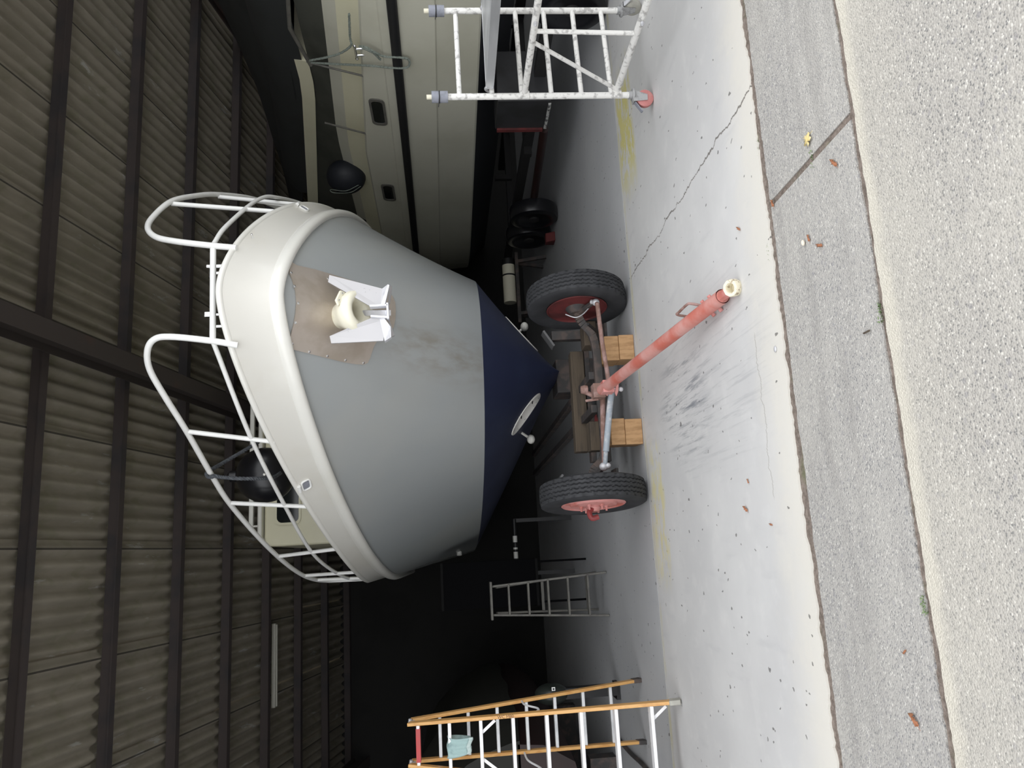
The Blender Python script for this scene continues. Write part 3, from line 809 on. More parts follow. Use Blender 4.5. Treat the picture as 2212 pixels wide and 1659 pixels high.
MB().bar(at(1306, 1008, YA+.02), WL_-aL*.13, .035, .03).build('steering_arm', 'chassis', dolly, bevel=.004)
# turntable, pivot and clevis at the root of the tow bar
tb0, tb1 = at(1296, 846, 6.34), at(1561, 640, 4.19)
tdir = (tb1-tb0).normalized()
MB().tube([tb0+tdir*.05, tb1], .043, 20, caps=False).tube([tb0+tdir*.05, tb1], .037, 20, caps=True).build('tow_bar', 'red', dolly, ang=60)
eye0 = tb1-tdir*.06; eye1 = at(1574, 629, 4.10)
tongue = MB().tube([eye0, eye1], .030, 8).build('tow_tongue', 'pink', dolly, ang=20)
ec = at(1583, 622, 4.05)
MB().lathe([(.027, -.026), (.046, -.026), (.049, -.02), (.049, .02), (.046, .026), (.030, .026), (.027, .02), (.027, -.026)], ec, (-.2, -.5, .84), 10).build('tow_eye', paint('worn_cream_steel', (.74, .68, .52), (.25, .17, .10), 30, .55, .68, rough=.6), dolly, ang=35)
hb0, hb1 = at(1488, 684, 4.75), at(1516, 660, 4.52)
MB().tube(smooth([hb0, at(1463, 680, 4.76), at(1467, 674, 4.72), at(1484, 658, 4.58), at(1492, 656, 4.55), hb1], 5), .0085, 8).build('tow_handle', 'rust', dolly)
for px, py, Y in ((1520, 654, 4.47), (1535, 643, 4.35)):
    p = at(px, py, Y); MB().tube([p-V((.09, .02, .05)), p+V((.012, 0, .012))], .012, 8).build('clamp_bolt', 'pink', dolly)
sidev = tdir.cross(V((0, 0, 1))).normalized()
m = MB()
for px0, px1 in ((1311, 1317), (1331, 1336)):
    m.prism([at(px0, 830, 6.28), at(px0-3, 848, 6.31), at(px0+1, 856, 6.32), at(px1, 845, 6.30), at(px1+1, 822, 6.26)], (0, .02, 0))
m.box(tb0+tdir*.14-V((0, 0, .015)), (.10, .12, .09))
m.build('clevis', 'pink', dolly, bevel=.004)
m = MB().tube([at(1300, 840, 6.34), at(1340, 841, 6.33)], .011, 10).ball(at(1341, 841, 6.32), .020, 10, 8).ball(at(1306, 838, 6.28), .022, 10, 8)
m.build('clevis_pin', 'galv', dolly)
m = MB().tube([at(1288, 858, 6.5), at(1262, 846, 6.5)], .02, 10).lathe([(.035, -.03), (.04, 0), (.03, .03)], at(1262, 842, 6.5), (0, 0, 1), 14)
m.tube([at(1293, 862, 6.45), at(1265, 866, 6.5)], .012, 8).box(at(1292, 846, 6.45), (.12, .14, .10))
m.build('pivot_bracket', 'rust', dolly, bevel=.004)
MB().prism([at(1285, 880, 7.15), at(1299, 938, 7.15), at(1284, 938, 7.15)], (0, .02, 0)).build('red_flag', 'rimred', dolly, smooth=False)
MB().tube([at(1270, 700, 6.5), at(1300, 725, 6.7)], .012, 8).build('brake_hose', 'black', dolly)
hosep = smooth([WR_-aR*.11+V((-.05, -.10, .12)), WR_-aR*.12+V((-.08, -.13, .04)), WR_-aR*.11+V((-.06, -.13, -.03)), WR_-aR*.10+V((.0, -.12, -.10))], 8)
MB().tube(hosep, .005, 6).build('brake_wire', 'galv', dolly)
# turntable ring and bolster carrying the keel
MB().bar((.75, 7.04, .212), (2.1, 7.04, .212), .10, .05).build('bolster', 'chassis', dolly, bevel=.005)
MB().bar((.80, 7.5, .26), (2.0, 7.5, .26), .12, .05).build('bolster', 'chassis', dolly, bevel=.005)
MB().box((1.8, 8.35, .234), (.36, .40, .468)).build('keel_bearer', 'chassis', dolly, bevel=.008)
MB().bar((1.06, 8.35, .12), (1.62, 8.35, .12), .08, .08).build('bearer_strut', 'chassis', dolly)
for X in (1.20, 1.50): MB().bar((X, 6.82, .335), (X, 12.5, .31), .07, .06).build('chassis_rail', 'chassis', dolly, bevel=.006)
MB().bar((.50, 6.60, .52), (.36, 6.72, .46), .03, .10).build('mudguard_stay', 'rimred', dolly)

# timber packing under the bogie and the keel
def block(name, c, size, rz, label, mat='block', group='sawn timber packing blocks'):
    o = MB().box((0, 0, 0), size).build(name, mat, None, bevel=.006); o.location = c; o.rotation_euler.z = rz
    return tag(o, label, 'wood block', group)
bR = gnd(1370, 747); bL = gnd(1388, 929)
block('wood_block', (bR.x, bR.y+.14, .066), (.215, .28, .130), -.05, 'pale wood block on the floor, under another, beside the dark-red-rimmed wheel')
block('wood_block', (bR.x-.005, bR.y+.15, .193), (.215, .28, .122), -.04, 'pale wood block on top of its stack beside the dark-red-rimmed wheel')
block('wood_block', (bL.x, bL.y+.14, .073), (.215, .28, .145), -.06, 'wood block on the floor, under another, beside the pink-hubbed wheel')
block('wood_block', (bL.x+.005, bL.y+.15, .206), (.222, .28, .120), -.05, 'wood block on top of its stack beside the pink-hubbed wheel')
c1, c2 = at(1271, 742, 6.95), at(1285, 940, 6.95)
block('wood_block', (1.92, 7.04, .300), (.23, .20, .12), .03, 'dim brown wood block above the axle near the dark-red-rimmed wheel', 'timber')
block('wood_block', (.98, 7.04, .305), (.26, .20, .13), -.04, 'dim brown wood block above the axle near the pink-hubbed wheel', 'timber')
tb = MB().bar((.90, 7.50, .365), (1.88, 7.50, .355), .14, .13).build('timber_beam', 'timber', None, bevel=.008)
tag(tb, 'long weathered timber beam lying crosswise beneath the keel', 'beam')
for X, lab, rz in ((2.12, 'grey steel wedge support leaning under the hull near the dark-red-rimmed wheel', .35), (.62, 'grey steel wedge support leaning under the hull near the pink-hubbed wheel', -.35)):
    sup = empty('hull_support', (X, 7.75, 0), lab, 'support')
    sg = 1 if X > BX-.4 else -1
    MB().bar((X, 7.75, 0), (X, 7.75, .55), .09, .09, (0, 1, 0)).build('support_post', 'chassis', sup)
    MB().box((X, 7.75, .012), (.26, .26, .024)).build('base_plate', 'chassis', sup)
    MB().bar((X-sg*.10, 7.80, .53), (X+sg*.06, 7.80, .63), .16, .02).build('support_pad', paint('grey_pad_%d' % sg, (.15, .15, .15), rough=.8), sup)

# ------------------------------------------------------------------ white cabin cruiser on the right
HX = 4.8
cr = empty('cabin_cruiser', (6.1, 9, 0), 'pale cream cabin cruiser under a dark canopy standing behind the white scaffold', 'boat')
def cw(Y):                                   # half beam along the length
    if Y < 11.6: return 1.45
    return 1.45*max(0, 1-((Y-11.6)/4.6)**2.1)
CX = HX+1.45; YS = [5.2+10.95*(i/100)**1.0 for i in range(101)]
def sh(Y): return .085*(min(Y, 9.0)-6)+.015*max(0, Y-9.0)
def crow(fz, fx): return lambda side: [V((CX+side*max(cw(Y)*fx(Y) if callable(fx) else cw(Y)*fx, .02), Y, fz(Y))) for Y in YS]
def cfull(fz, fx):
    f = crow(fz, fx); return list(reversed(f(-1)))+f(1)
lev = [(lambda Y: .67+.01*(Y-5), .10), (lambda Y: 1.17, .93), (lambda Y: 1.19, .94), (lambda Y: 1.585+.012*(Y-6), .985), (lambda Y: 1.60+.012*(Y-6), 1.0), (lambda Y: 1.93+.012*(Y-6), 1.0)]
R_ = [cfull(*l) for l in lev]
MB().grid(R_[0:2]).build('underwater_hull', 'darkblue', cr)
MB().grid(R_[1:6]).build('topsides', 'offwhite', cr, ang=25)
for k in (0,):
    ring = [r[0] for r in R_]+[r[-1] for r in reversed(R_)]
MB().grid(ell(cfull(lambda Y: 1.975+.012*(Y-6), 1.012), .03, .05, 10), cu=True).build('rub_rail', 'black', cr, ang=80)
up = [(lambda Y: 2.02+.012*(Y-6), 1.0), (lambda Y: 2.10+.015*(Y-6), .995), (lambda Y: 2.115+.015*(Y-6), .985), (lambda Y: 2.235+sh(Y), .962), (lambda Y: 2.255+sh(Y), .94), (lambda Y: 2.225+sh(Y), .78)]
U_ = [cfull(*l) for l in up]
bulw = MB().grid(U_).build('gunwale', 'offwhite', cr, ang=25)
YC = [y for y in YS if y < 11.9]
def house(z0, z1, x0, x1, ya, yb, name, mat, r0=sh, r1=sh):
    ys = [lerp(ya, yb, i/14) for i in range(15)]
    rows = []
    for sd in (-1, 1):
        rows.append([V((CX+sd*min(x0, max(cw(y)-.12, .1)), y, z0+r0(y))) for y in ys]); rows.append([V((CX+sd*min(x1, max(cw(y)-.2, .1)), y, z1+r1(y))) for y in ys])
    m = MB().grid([rows[0], rows[1], rows[3], rows[2]])
    for i in (0, -1): m.add([rows[0][i], rows[1][i], rows[3][i], rows[2][i]], [(0, 1, 2, 3)])
    return m.build(name, mat, cr, ang=20)
house(2.25, 2.47, 1.27, 1.20, 5.3, 12.0, 'coachroof_side', 'cream')
house(2.47, 2.60, 1.20, 1.13, 5.3, 11.4, 'coachroof_upper', 'offwhite')
# canopy of dark cloth above, with cream trim band
def tz(y): return .155*(y-8.2) if y > 8.2 else .03*(y-8.2)
house(2.60, 2.98, 1.13, 1.00, 5.3, 12.2, 'side_curtain', 'canopy', sh, tz)
house(2.98, 3.13, 1.02, .99, 7.7, 12.8, 'canopy_trim', 'cream', tz, tz)
m = MB(); rows_c = []
for i in range(13):
    a = PI*i/12
    rows_c.append([V((CX-1.0*math.cos(a), y, 3.05+tz(y)+(.62-.05*abs(y-8))*math.sin(a)**.7)) for y in [lerp(5.3, 10.9, j/10) for j in range(11)]])
m.grid(rows_c)
for j in (0, -1): m.add([r[j] for r in rows_c], [tuple(range(13))])
m.build('canopy_top', 'canopy_dark', cr, ang=60)
# portlights
for ya, yb in ((7.78, 8.30), (9.78, 10.27)):
    zc = 2.18+.5*sh((ya+yb)/2); xs_ = CX-1.45*.972
    def pl(y, z): return V((CX-cw(y)*lerp(.985, .962, (z-(2.115+.015*(y-6)))/(.12+sh(y)-.015*(y-6)))-.004, y, z))
    o = [pl(y, z) for y, z in rrect(ya, yb, zc-.085, zc+.085, .06)]; i_ = [pl(y, z) for y, z in rrect(ya+.04, yb-.04, zc-.06, zc+.06, .045)]
    out = V((-.012, 0, 0))
    fr = MB().grid([o, [p+out for p in o], [p+out for p in i_], [p+out*.3 for p in i_]], cu=True).build('portlight_frame', 'alu_old', cr, ang=30)
    MB().prism([p+out*.2 for p in i_], out*.15).build('portlight_pane', 'darkglass', fr, smooth=False)
# stanchions, boom and cleat
apex = V((5.0, 7.38, 2.89))
for q, t in ((V((HX+.07, 7.42, 2.35)), apex), (V((HX+.07, 8.58, 2.42)), V((HX+.10, 8.36, 2.90)))):
    MB().tube([q, t], .011, 8).build('stanchion', 'alu_old', cr)
MB().tube([apex+V((0, .04, 0)), V((5.05, 6.9, 3.0)), V((4.95, 5.4, 2.75))], .02, 10).build('guard_rail', 'alu_old', cr)
cq = V((HX+.06, 7.0, 2.34))
m = MB().tube([cq+V((-.005, -.10, .045)), cq+V((-.005, .10, .045))], .012, 10)
for dy in (-.05, .05): m.tube([cq+V((0, dy, -.03)), cq+V((-.005, dy, .045))], .012, 8)
for dy in (-.10, .10): m.ball(cq+V((-.005, dy, .045)), .017, 10, 8)
m.build('mooring_cleat', 'chrome', cr)
XO = HX-.05
ropep = [atX(776, 100, HX), atX(790, 102, XO+.02), atX(808, 112, XO), atX(830, 122, XO), atX(862, 124, XO), atX(880, 127, XO), atX(885, 136, XO), atX(878, 146, XO), atX(850, 147, XO), atX(800, 142, XO+.03), atX(740, 139, 4.92), atX(672, 135, 5.0), atX(668, 131, 5.0), atX(700, 125, 4.95), atX(735, 115, 4.9), atX(758, 98, HX+.05), atX(756, 80, HX+.07), atX(754, 30, HX+.07)]
rg = laid(resample(smooth(ropep, 8), .012), .007, .006, .06).build('mooring_rope', 'rope_green', ang=80)
tag(rg, 'grey-green mooring rope hanging in a loop from the cruiser cleat', 'rope')
tail = laid(resample(smooth([atX(782, 103, XO), atX(806, 114, XO), atX(815, 122, XO), atX(822, 129, XO)], 6), .012), .007, .006, .06).build('rope_tail', 'rope_green', rg, ang=80)
# dark fender on the side deck of the cruiser
fb = atX(742, 382, 5.0); fb.z = 2.86
sf = empty('side_fender', fb, 'dark round fender tied on the foredeck of the cream cruiser', 'fender')
MB().ball(fb, .27, 24, 14, (.8, 1.0, .95)).build('fender_body', 'navy', sf, ang=80)
MB().tube(smooth([fb+V((-.20, -.16, -.18)), fb+V((-.225, -.05, .0)), fb+V((-.18, .0, .2)), fb+V((-.2, .05, .17)), fb+V((-.225, .0, -.05)), fb+V((-.19, -.1, -.2))], 8), .005, 6).build('fender_cord', 'rope_green', sf)
# hatch of dark awning hanging between the cruiser and the roof
aw = MB(); ys = [lerp(5.4, 12.2, i/16) for i in range(17)]
aw.grid([[V((5.35+.10*math.sin(y*2.1), y, 3.22+.155*(y-8.2)+.02*math.sin(y*5))) for y in ys], [V((5.75+.08*math.sin(y*1.7+1), y, 3.70+.09*(y-8.2))) for y in ys], [V((6.3, y, 4.05-.02*(y-8))) for y in ys]])
aw.build('awning', 'canopy_dark', cr, ang=70)

# trailer under the cruiser
tr = empty('cruiser_trailer', (5.6, 9, 0), 'dark trailer with red-edged mudguard box under the cream cruiser', 'trailer')
m = MB().bar((5.05, 5.6, .50), (5.05, 13.4, .50), .10, .12).bar((6.9, 5.6, .50), (6.9, 13.4, .50), .10, .12)
for Y in (6.6, 9.2, 12.0): m.bar((4.9, Y, .50), (7.05, Y, .50), .10, .10)
m.build('trailer_frame', 'chassis_dark', tr, bevel=.006)
for X in (5.5, 7.0):
    for Y in (7, 9.5, 11.0): MB().bar((X, Y, .55), (X, Y, .80), .07, .07, (0, 1, 0)).build('keel_prop', 'chassis_dark', tr)
def small_wheel(Y, X=4.80):
    c = V((X, Y, .335)); prof = [(.19, -.08), (.21, -.10), (.28, -.105), (.325, -.09), (.335, -.05), (.335, .05), (.325, .09), (.28, .105), (.21, .10), (.19, .08)]
    w = MB().lathe(prof, c, (1, 0, 0), 48).build('tyre', 'gloss_black', tr, ang=50)
    MB().lathe([(.20, -.07), (.19, -.05), (.08, -.06), (.07, -.10), (0, -.105)], c, (1, 0, 0), 24).build('rim', 'chassis_dark', w)
small_wheel(6.45, 4.98); small_wheel(10.35, 4.62); small_wheel(11.1, 4.62)
bx = MB().box((5.02, 7.95, .68), (.60, .58, .58)).build('mudguard_box', paint('dark_grey_sheet', (.028, .028, .03), (.018, .018, .018), 3, rough=.6), tr, bevel=.01)
MB().box((4.71, 8.24, .69), (.03, .05, .52)).build('red_edge', 'dim_red', tr)
m = MB().box((4.705, 7.95, .405), (.02, .5, .03)); m.build('worn_edge', paint('peeling_white_edge', (.40, .40, .38), (.08, .08, .08), 20, .5, .56, rough=.8), tr)
MB().tube([(4.75, 8.3, .40), (4.75, 10.2, .34)], .05, 14).build('draw_tube', 'maroon', tr)
ch = MB(); p = gnd(1194, 462)
ch.prism([V((4.36, p.y-.09, 0)), V((4.36, p.y+.10, 0)), V((4.36, p.y+.10, .13)), V((4.36, p.y-.02, .13))], (.14, 0, 0))
co = ch.build('wheel_chock', 'dim_red', None, bevel=.01); tag(co, 'small red wheel chock on the floor by the dark trailer tyres', 'chock')

# cream tube strapped on a dark trestle behind the grey boat
q0, q1 = at(1098, 574, 12), at(1098, 660, 12)
tz = q0.z
tres = empty('trestle', ((q0.x+q1.x)/2-.1, 12, 0), 'dark trestle carrying a cream tube in the shade behind the dark-red-rimmed wheel', 'trestle')
m = MB().bar((q0.x+.2, 12, tz-.13), (q1.x-.3, 12, tz-.13), .14, .05)
m.build('trestle_top', 'chassis', tres)
for X in (q0.x+.05, q1.x-.15):
    for dy in (-.22, .22): MB().bar((X, 12+dy, 0), (X, 12+dy*.2, tz-.15), .05, .05, (1, 0, 0)).build('leg', 'chassis', tres)
ctube = empty('storage_tube', (q0+q1)/2, 'cream plastic tube with a black strap lying behind the dark-red-rimmed wheel', 'tube')
MB().lathe([(.10, 0), (.10, .62), (.0, .62)], (q0.x, 12, tz), (-1, 0, 0), 24).build('tube_body', 'plastic_cream', ctube)
MB().lathe([(.104, .16), (.104, .185)], (q0.x, 12, tz), (-1, 0, 0), 24).build('strap', 'black', ctube)
MB().lathe([(.10, -.10), (.10, 0)], (q0.x, 12, tz), (-1, 0, 0), 24).build('end_cap', 'black', ctube)

# ------------------------------------------------------------------ scaffold tower
sc = empty('scaffold_tower', (3.7, 4.8, 0), 'paint-splattered white scaffold tower frame on castors beside the cream cruiser', 'scaffold')
LX0, LX1, LY0, LY1 = 3.29, 4.09, 5.28, 5.39
def tube_(name, a, b, r, mat='scaf', par=None): return MB().tube([a, b], r, 14).build(name, mat, par or sc, ang=60)
for X, Y, red in ((LX0, LY0, True), (LX1, LY1, False)):
    post = tube_('post', (X, Y, .17), (X, Y, 1.62), .0235)
    MB().tube([(X, Y, 1.53), (X, Y, 1.648)], .042, 18).build('foam_sleeve', 'foam', post)
    MB().tube([(X, Y, 1.648), (X, Y, 1.685)], .018, 12).build('spigot', 'plastic_cream', post)
    m = MB().tube([V((X+.043*math.cos(a), Y+.043*math.sin(a), 1.592)) for a in [2*PI*k/16 for k in range(16)]], .004, 6, closed=True)
    m.tube([(X-.02, Y-.043, 1.592), (X-.11, Y-.05, 1.60)], .003, 6); m.build('cable_tie', 'black', post)
    # castor
    yaw = .5 if red else -.3
    cs = MB().tube([(X, Y, .185), (X, Y, .15)], .03, 16).lathe([(.046, .142), (.05, .15), (.046, .16)], (X, Y, 0), (0, 0, 1), 18).build('castor_fork', 'fork', sc)
    d = V((-.95, .12, 0)).normalized() if red else V((.2, -1, 0)).normalized()
    sd = d.cross(V((0, 0, 1))); wc = V((X, Y, .065))+d*.03
    fk = MB()
    for sgn in (-1, 1):
        b = wc+sd*.030*sgn
        fk.prism([b+V((0, 0, .085))-d*.055, b+V((0, 0, .085))+d*.03, b+d*.022-V((0, 0, .015)), b-d*.022-V((0, 0, .015))], sd*.004*sgn)
    fk.prism([wc+V((0, 0, .085))-d*.055-sd*.034, wc+V((0, 0, .085))+d*.03-sd*.034, wc+V((0, 0, .085))+d*.03+sd*.034, wc+V((0, 0, .085))-d*.055+sd*.034], (0, 0, .006))
    fk.build('castor_cheek', 'fork', cs)
    MB().lathe([(.012, -.024), (.052, -.024), (.064, -.016), (.064, .016), (.052, .024), (.012, .024)], wc, sd, 28).build('castor_wheel', 'castor_red' if red else 'castor_grey', cs, ang=40)
    MB().prism([wc+V((0, 0, .07))+d*.03-sd*.02, wc+V((0, 0, .02))+d*.10-sd*.02, wc+V((0, 0, .02))+d*.10+sd*.02, wc+V((0, 0, .07))+d*.03+sd*.02], (0, 0, .008)).build('brake_pedal', 'foam' if red else 'galv', cs)
for z in (1.445, .985, .765, .54, .315):
    tube_('rung', (LX0, LY0, z), (LX1, LY1, z-.0), .0185)
tube_('rung', (LX0, LY0, 1.205), (LX1, LY1, 1.205), .0185)
# side guard frame running towards the yard
GY0, GY1 = 5.26, 3.35
tube_('guard_rail', (3.31, GY0, .965), (3.31, GY1, .965), .0235); tube_('guard_rail', (3.32, GY0, .275), (3.32, GY1, .275), .0235)
tube_('guard_upright', (3.31, 4.56, .965), (3.32, 4.60, .275), .0155)
tube_('guard_upright', (3.31, 3.75, .965), (3.32, 3.75, .275), .0155)
tube_('guard_brace', (3.31, 4.68, .95), (3.32, 5.24, .29), .0145)
for z in (.965, .275):
    MB().box((3.29, GY0+.005, z), (.06, .03, .07)).build('hook_bracket', 'scaf', sc, bevel=.006)
    MB().lathe([(.012, 0), (.012, .02), (.006, .022), (0, .03)], (3.285, 4.44, z), (-1, 0, .2), 8).build('bolt', 'galv', sc)
# second end frame, nearer the yard and beyond the picture's edge
for X in (LX0+.02, LX1): tube_('post', (X, GY1, .02), (X, GY1, 1.62), .0235)
for z in (1.445, 1.205, .985, .765, .54): tube_('rung', (LX0+.02, GY1, z), (LX1, GY1, z), .0185)
plat = empty('scaffold_platform', (3.7, 4.3, 1.2), 'silver aluminium platform hooked over a rung of the white scaffold', 'platform')
m = MB().box((3.70, 4.33, 1.243), (.70, 1.84, .012)); m.build('deck_board', 'alu', plat)
for X in (3.345, 4.055): MB().box((X, 4.33, 1.222), (.022, 1.86, .062)).build('side_beam', 'alu', plat, bevel=.003)
MB().box((3.7, 5.245, 1.222), (.70, .02, .058)).build('end_beam', 'alu', plat)
for X in (3.36, 4.04):
    MB().tube(smooth([(X, 5.25, 1.22), (X, 5.275, 1.248), (X, 5.31, 1.245), (X, 5.335, 1.21), (X, 5.328, 1.185)], 4), .009, 8).build('hook', 'galv', plat)
for X in (3.333,):
    for dy in (.0, .045): MB().lathe([(.008, 0), (.006, .004), (0, .005)], (X, 5.23, 1.20+dy), (-1, 0, 0), 10).build('rivet', 'galv', plat)

# ------------------------------------------------------------------ stepladder with wooden stiles
ld = empty('stepladder', (-1.45, 6.7, 0), 'tall double-sided stepladder with orange wooden stiles and white treads', 'ladder')
FR = [(V((-1.125, 6.08, .0)), V((-1.265, 6.70, 2.02))), (V((-1.76, 6.08, .0)), V((-1.565, 6.70, 2.02)))]
RR = [(V((-1.165, 7.40, .0)), V((-1.255, 6.80, 2.00))), (V((-1.68, 7.40, .0)), V((-1.56, 6.80, 2.00)))]
for grp, w in ((FR, .072), (RR, .066)):
    for a, b in grp:
        d = (b-a).normalized(); st = MB().bar(a+d*.06, b, .026, w, (0, 1, .3)).build('stile', 'wood', ld, bevel=.004)
        MB().bar(a+d*.002, a+d*.085, .036, w+.012, (0, 1, .3)).build('rubber_foot', 'castor_grey' if grp is FR else 'chassis', st, bevel=.006)
def on(ab, z): a, b = ab; t = z/b.z; return a.lerp(b, t)
fz = [.215, .465, .715, .965, 1.215, 1.46, 1.70, 1.945]
for i, z in enumerate(fz):
    p, q = on(FR[0], z), on(FR[1], z); dx = V((.012, 0, 0))
    tread = MB().bar(p-dx, q+dx, .085, .026)
    t_ = tread.build('tread', 'alu_white', ld, bevel=.004)
    if i == 7:
        MB().bar(p-V((.035, 0, 0)), q+V((.035, 0, 0)), .091, .034).build('red_tape', 'tread_red', t_)
    if i in (0, 5):
        for e, sg in ((p, -1), (q, 1)):
            MB().bar(e+V((sg*.10, -.02, -.01)), e+V((sg*.02, -.02, -.11)), .022, .004, (0, 1, 0)).build('tread_brace', 'alu_white', t_)
for z in (.30, .555, .81, 1.06, 1.31, 1.55, 1.78):
    p, q = on(RR[0], z), on(RR[1], z)
    MB().bar(p-V((.012, 0, 0)), q+V((.012, 0, 0)), .05, .028).build('rung', 'alu', ld, bevel=.004)
for k in (0, 1):
    a, b = FR[k][1], RR[k][1]
    MB().bar(a+V((0, -.03, -.02)), b+V((0, .03, -.0)), .012, .05).tube([(a+b)/2+V((-.02, 0, 0)), (a+b)/2+V((.02, 0, 0))], .014, 10).build('hinge', 'galv', ld)
    fa, ra = on(FR[k], 1.06), on(RR[k], 1.10)
    MB().tube(smooth([ra, ra.lerp(fa, .35)+V((0, 0, .0)), ra.lerp(fa, .7)+V((0, 0, -.07)), fa], 6), .008, 8).build('spreader_strap', 'alu_white', ld)
# marker writing along the right front stile
tc = bpy.data.curves.new('stile_writing', 'FONT'); tc.body = 'WC M80'; tc.size = .034; tc.extrude = .0004; tc.align_x = 'CENTER'; tc.align_y = 'CENTER'
to = bpy.data.objects.new('stile_writing', tc); COL.objects.link(to)
a, b = FR[0]; d = (b-a).normalized(); wp = on(FR[0], 1.26)
xax = -d; nax = (V((0, -1, 0))-d*(-d.y)).normalized(); yax = nax.cross(xax)
Rm = Matrix((xax, yax, nax)).transposed().to_4x4(); Rm.translation = wp+nax*.0375
bpy.context.view_layer.update()
dg = bpy.context.evaluated_depsgraph_get(); me = bpy.data.meshes.new_from_object(to.evaluated_get(dg)); bpy.data.objects.remove(to)
wo = bpy.data.objects.new('stile_writing', me); COL.objects.link(wo); me.materials.clear(); me.materials.append(paint('marker_pen', (.20, .10, .05), rough=.8))
wo.parent = ld; wo.matrix_local = Matrix.Translation(-V(ld.location)) @ Rm
# cloth hanging over a tread
p, q = on(FR[0], 1.70), on(FR[1], 1.70); c = p.lerp(q, .52)
rows = []
prof = [(.06, -.16), (.062, -.09), (.058, -.03), (.045, .012), (.0, .022), (-.045, .014), (-.053, -.02), (-.058, -.07), (-.060, -.12), (-.056, -.165)]
sp = smooth([V((0, a, b)) for a, b in prof], 4)
for i, g in enumerate(sp):
    t = i/(len(sp)-1); wv = lerp(.15, .115, abs(t-.5)*2)*(1 if t > .4 else .8); row = []
    for k in range(17):
        u = k/16-.5
        row.append(c+V((u*wv+.012*math.sin(t*7), g.y+.008*math.sin(u*14+t*5), g.z+.006*math.cos(u*9)-.02*u*(t > .5))))
    rows.append(row)
rg_ = empty('cleaning_rag', c, 'faded blue rag hung over the second tread of the wooden stepladder', 'cloth')
m = MB().grid(rows[:34]); o = m.build('cloth', 'rag', rg_, ang=80); md = o.modifiers.new('thick', 'SOLIDIFY'); md.thickness = .003
m = MB().grid(rows[33:]); o = m.build('hem', 'rag_light', rg_, ang=80); md = o.modifiers.new('thick', 'SOLIDIFY'); md.thickness = .004

# ------------------------------------------------------------------ aluminium stepladder in the gloom
al = empty('step_ladder', (-.48, 8.9, 0), 'dull aluminium stepladder standing open in the gloom between grey boat and wooden stepladder', 'ladder')
aF = [(V((-.255, 8.68, 0)), V((-.345, 8.93, 1.22))), (V((-.70, 8.68, 0)), V((-.645, 8.93, 1.22)))]
aR = [(V((-.27, 9.35, 0)), V((-.36, 8.99, 1.18))), (V((-.68, 9.35, 0)), V((-.63, 8.99, 1.18)))]
for grp in (aF, aR):
    for a, b in grp: MB().bar(a, b, .022, .05, (0, 1, .2)).build('stile', 'alu_old', al, bevel=.003)
for i in range(5):
    z = .205+.21*i; p, q = on(aF[0], z), on(aF[1], z); MB().bar(p, q, .075, .022).build('tread', 'alu_old', al, bevel=.003)
for z in (.12, .65): MB().bar(on(aR[0], z), on(aR[1], z), .03, .03).build('rung', 'alu_old', al)
MB().box((-.495, 8.95, 1.235), (.40, .16, .025)).build('top_step', 'alu_old', al, bevel=.004)

# dark board, marker bar and covered boat at the back
pb = empty('display_board', (-.36, 10.0, 0), 'dark grey panel on legs standing behind the dull aluminium stepladder', 'board')
MB().box((-.36, 10.0, 1.20), (.56, .03, 1.16)).build('panel', 'board', pb, bevel=.004)
m = MB()
for a, b in (((-.64, .62), (-.08, .62)), ((-.64, 1.78), (-.08, 1.78))): m.bar((a[0], 9.99, a[1]), (b[0], 9.99, b[1]), .03, .03)
for X in (-.64, -.08): m.bar((X, 9.99, .62), (X, 9.99, 1.78), .03, .03)
m.build('panel_frame', paint('panel_edge', (.014, .014, .014), rough=.9, spec=0), pb)
for X in (-.6, -.12): MB().bar((X, 10.0, 0), (X, 10.0, .7), .025, .025, (0, 1, 0)).build('leg', 'board', pb)
mb_ = empty('marker_bar', (.08, 11, .79), 'short white bar with dark bands fixed low behind the grey hull', 'bar')
MB().tube([(-.30, 11, .79), (.45, 11, .79)], .028, 14).build('dark_bar', 'black', mb_)
for a, b in ((.14, .225), (.045, .07), (-.075, .012)): MB().tube([(a, 11, .79), (b, 11, .79)], .031, 14).build('white_band', 'white', mb_)
for X in (-.28, .43): MB().bar((X, 11.02, 0), (X, 11.02, .80), .05, .05, (0, 1, 0)).build('post', 'black', mb_)

cb = empty('covered_boat', (-2.9, 10, 0), 'low maroon boat under a dark olive tarpaulin behind the wooden stepladder', 'boat')
rows = []
ys = [8.45+.30*i for i in range(17)]
def cvr(y, k):                                             # cross-section of tarpaulin over a ridge pole
    a = PI*k/16; w = 1.30*min(1, .86+.10*(y-8.4)); return V((-2.95+w*math.cos(a)*-1, y, 1.02+(1.25+.1*math.sin(y*2)-.03*(y-8.4))*math.sin(a)**1.3+.02*math.sin(k*2.3+y*4)))
rows = [[cvr(y, k) for k in range(17)] for y in ys]
m = MB().grid(rows); m.add(rows[0], [tuple(range(17))]); m.build('tarpaulin', 'tarp', cb, ang=60)
m = MB(); hr = []
for y in ys:
    w = 1.26*min(1, .86+.10*(y-8.4)); hr.append([V((-2.95+s_*w*f, y, z)) for s_, f, z in ((-1, 1, 1.06), (-1, .98, .8), (-1, .82, .5), (-1, .05, .28), (1, .05, .28), (1, .82, .5), (1, .98, .8), (1, 1, 1.06))])
m.grid(hr); m.add(hr[0], [tuple(range(8))]); m.add(hr[-1], [tuple(range(8))]); m.build('hull', 'maroon', cb, ang=30)
for y in (9.0, 12.0): MB().box((-2.95, y, .14), (1.6, .2, .28)).build('keel_block', 'chassis', cb)
ow = empty('outboard_motor', (-1.40, 8.42, 0), 'dark green-black outboard cowling with a square white badge behind the stepladder', 'engine')
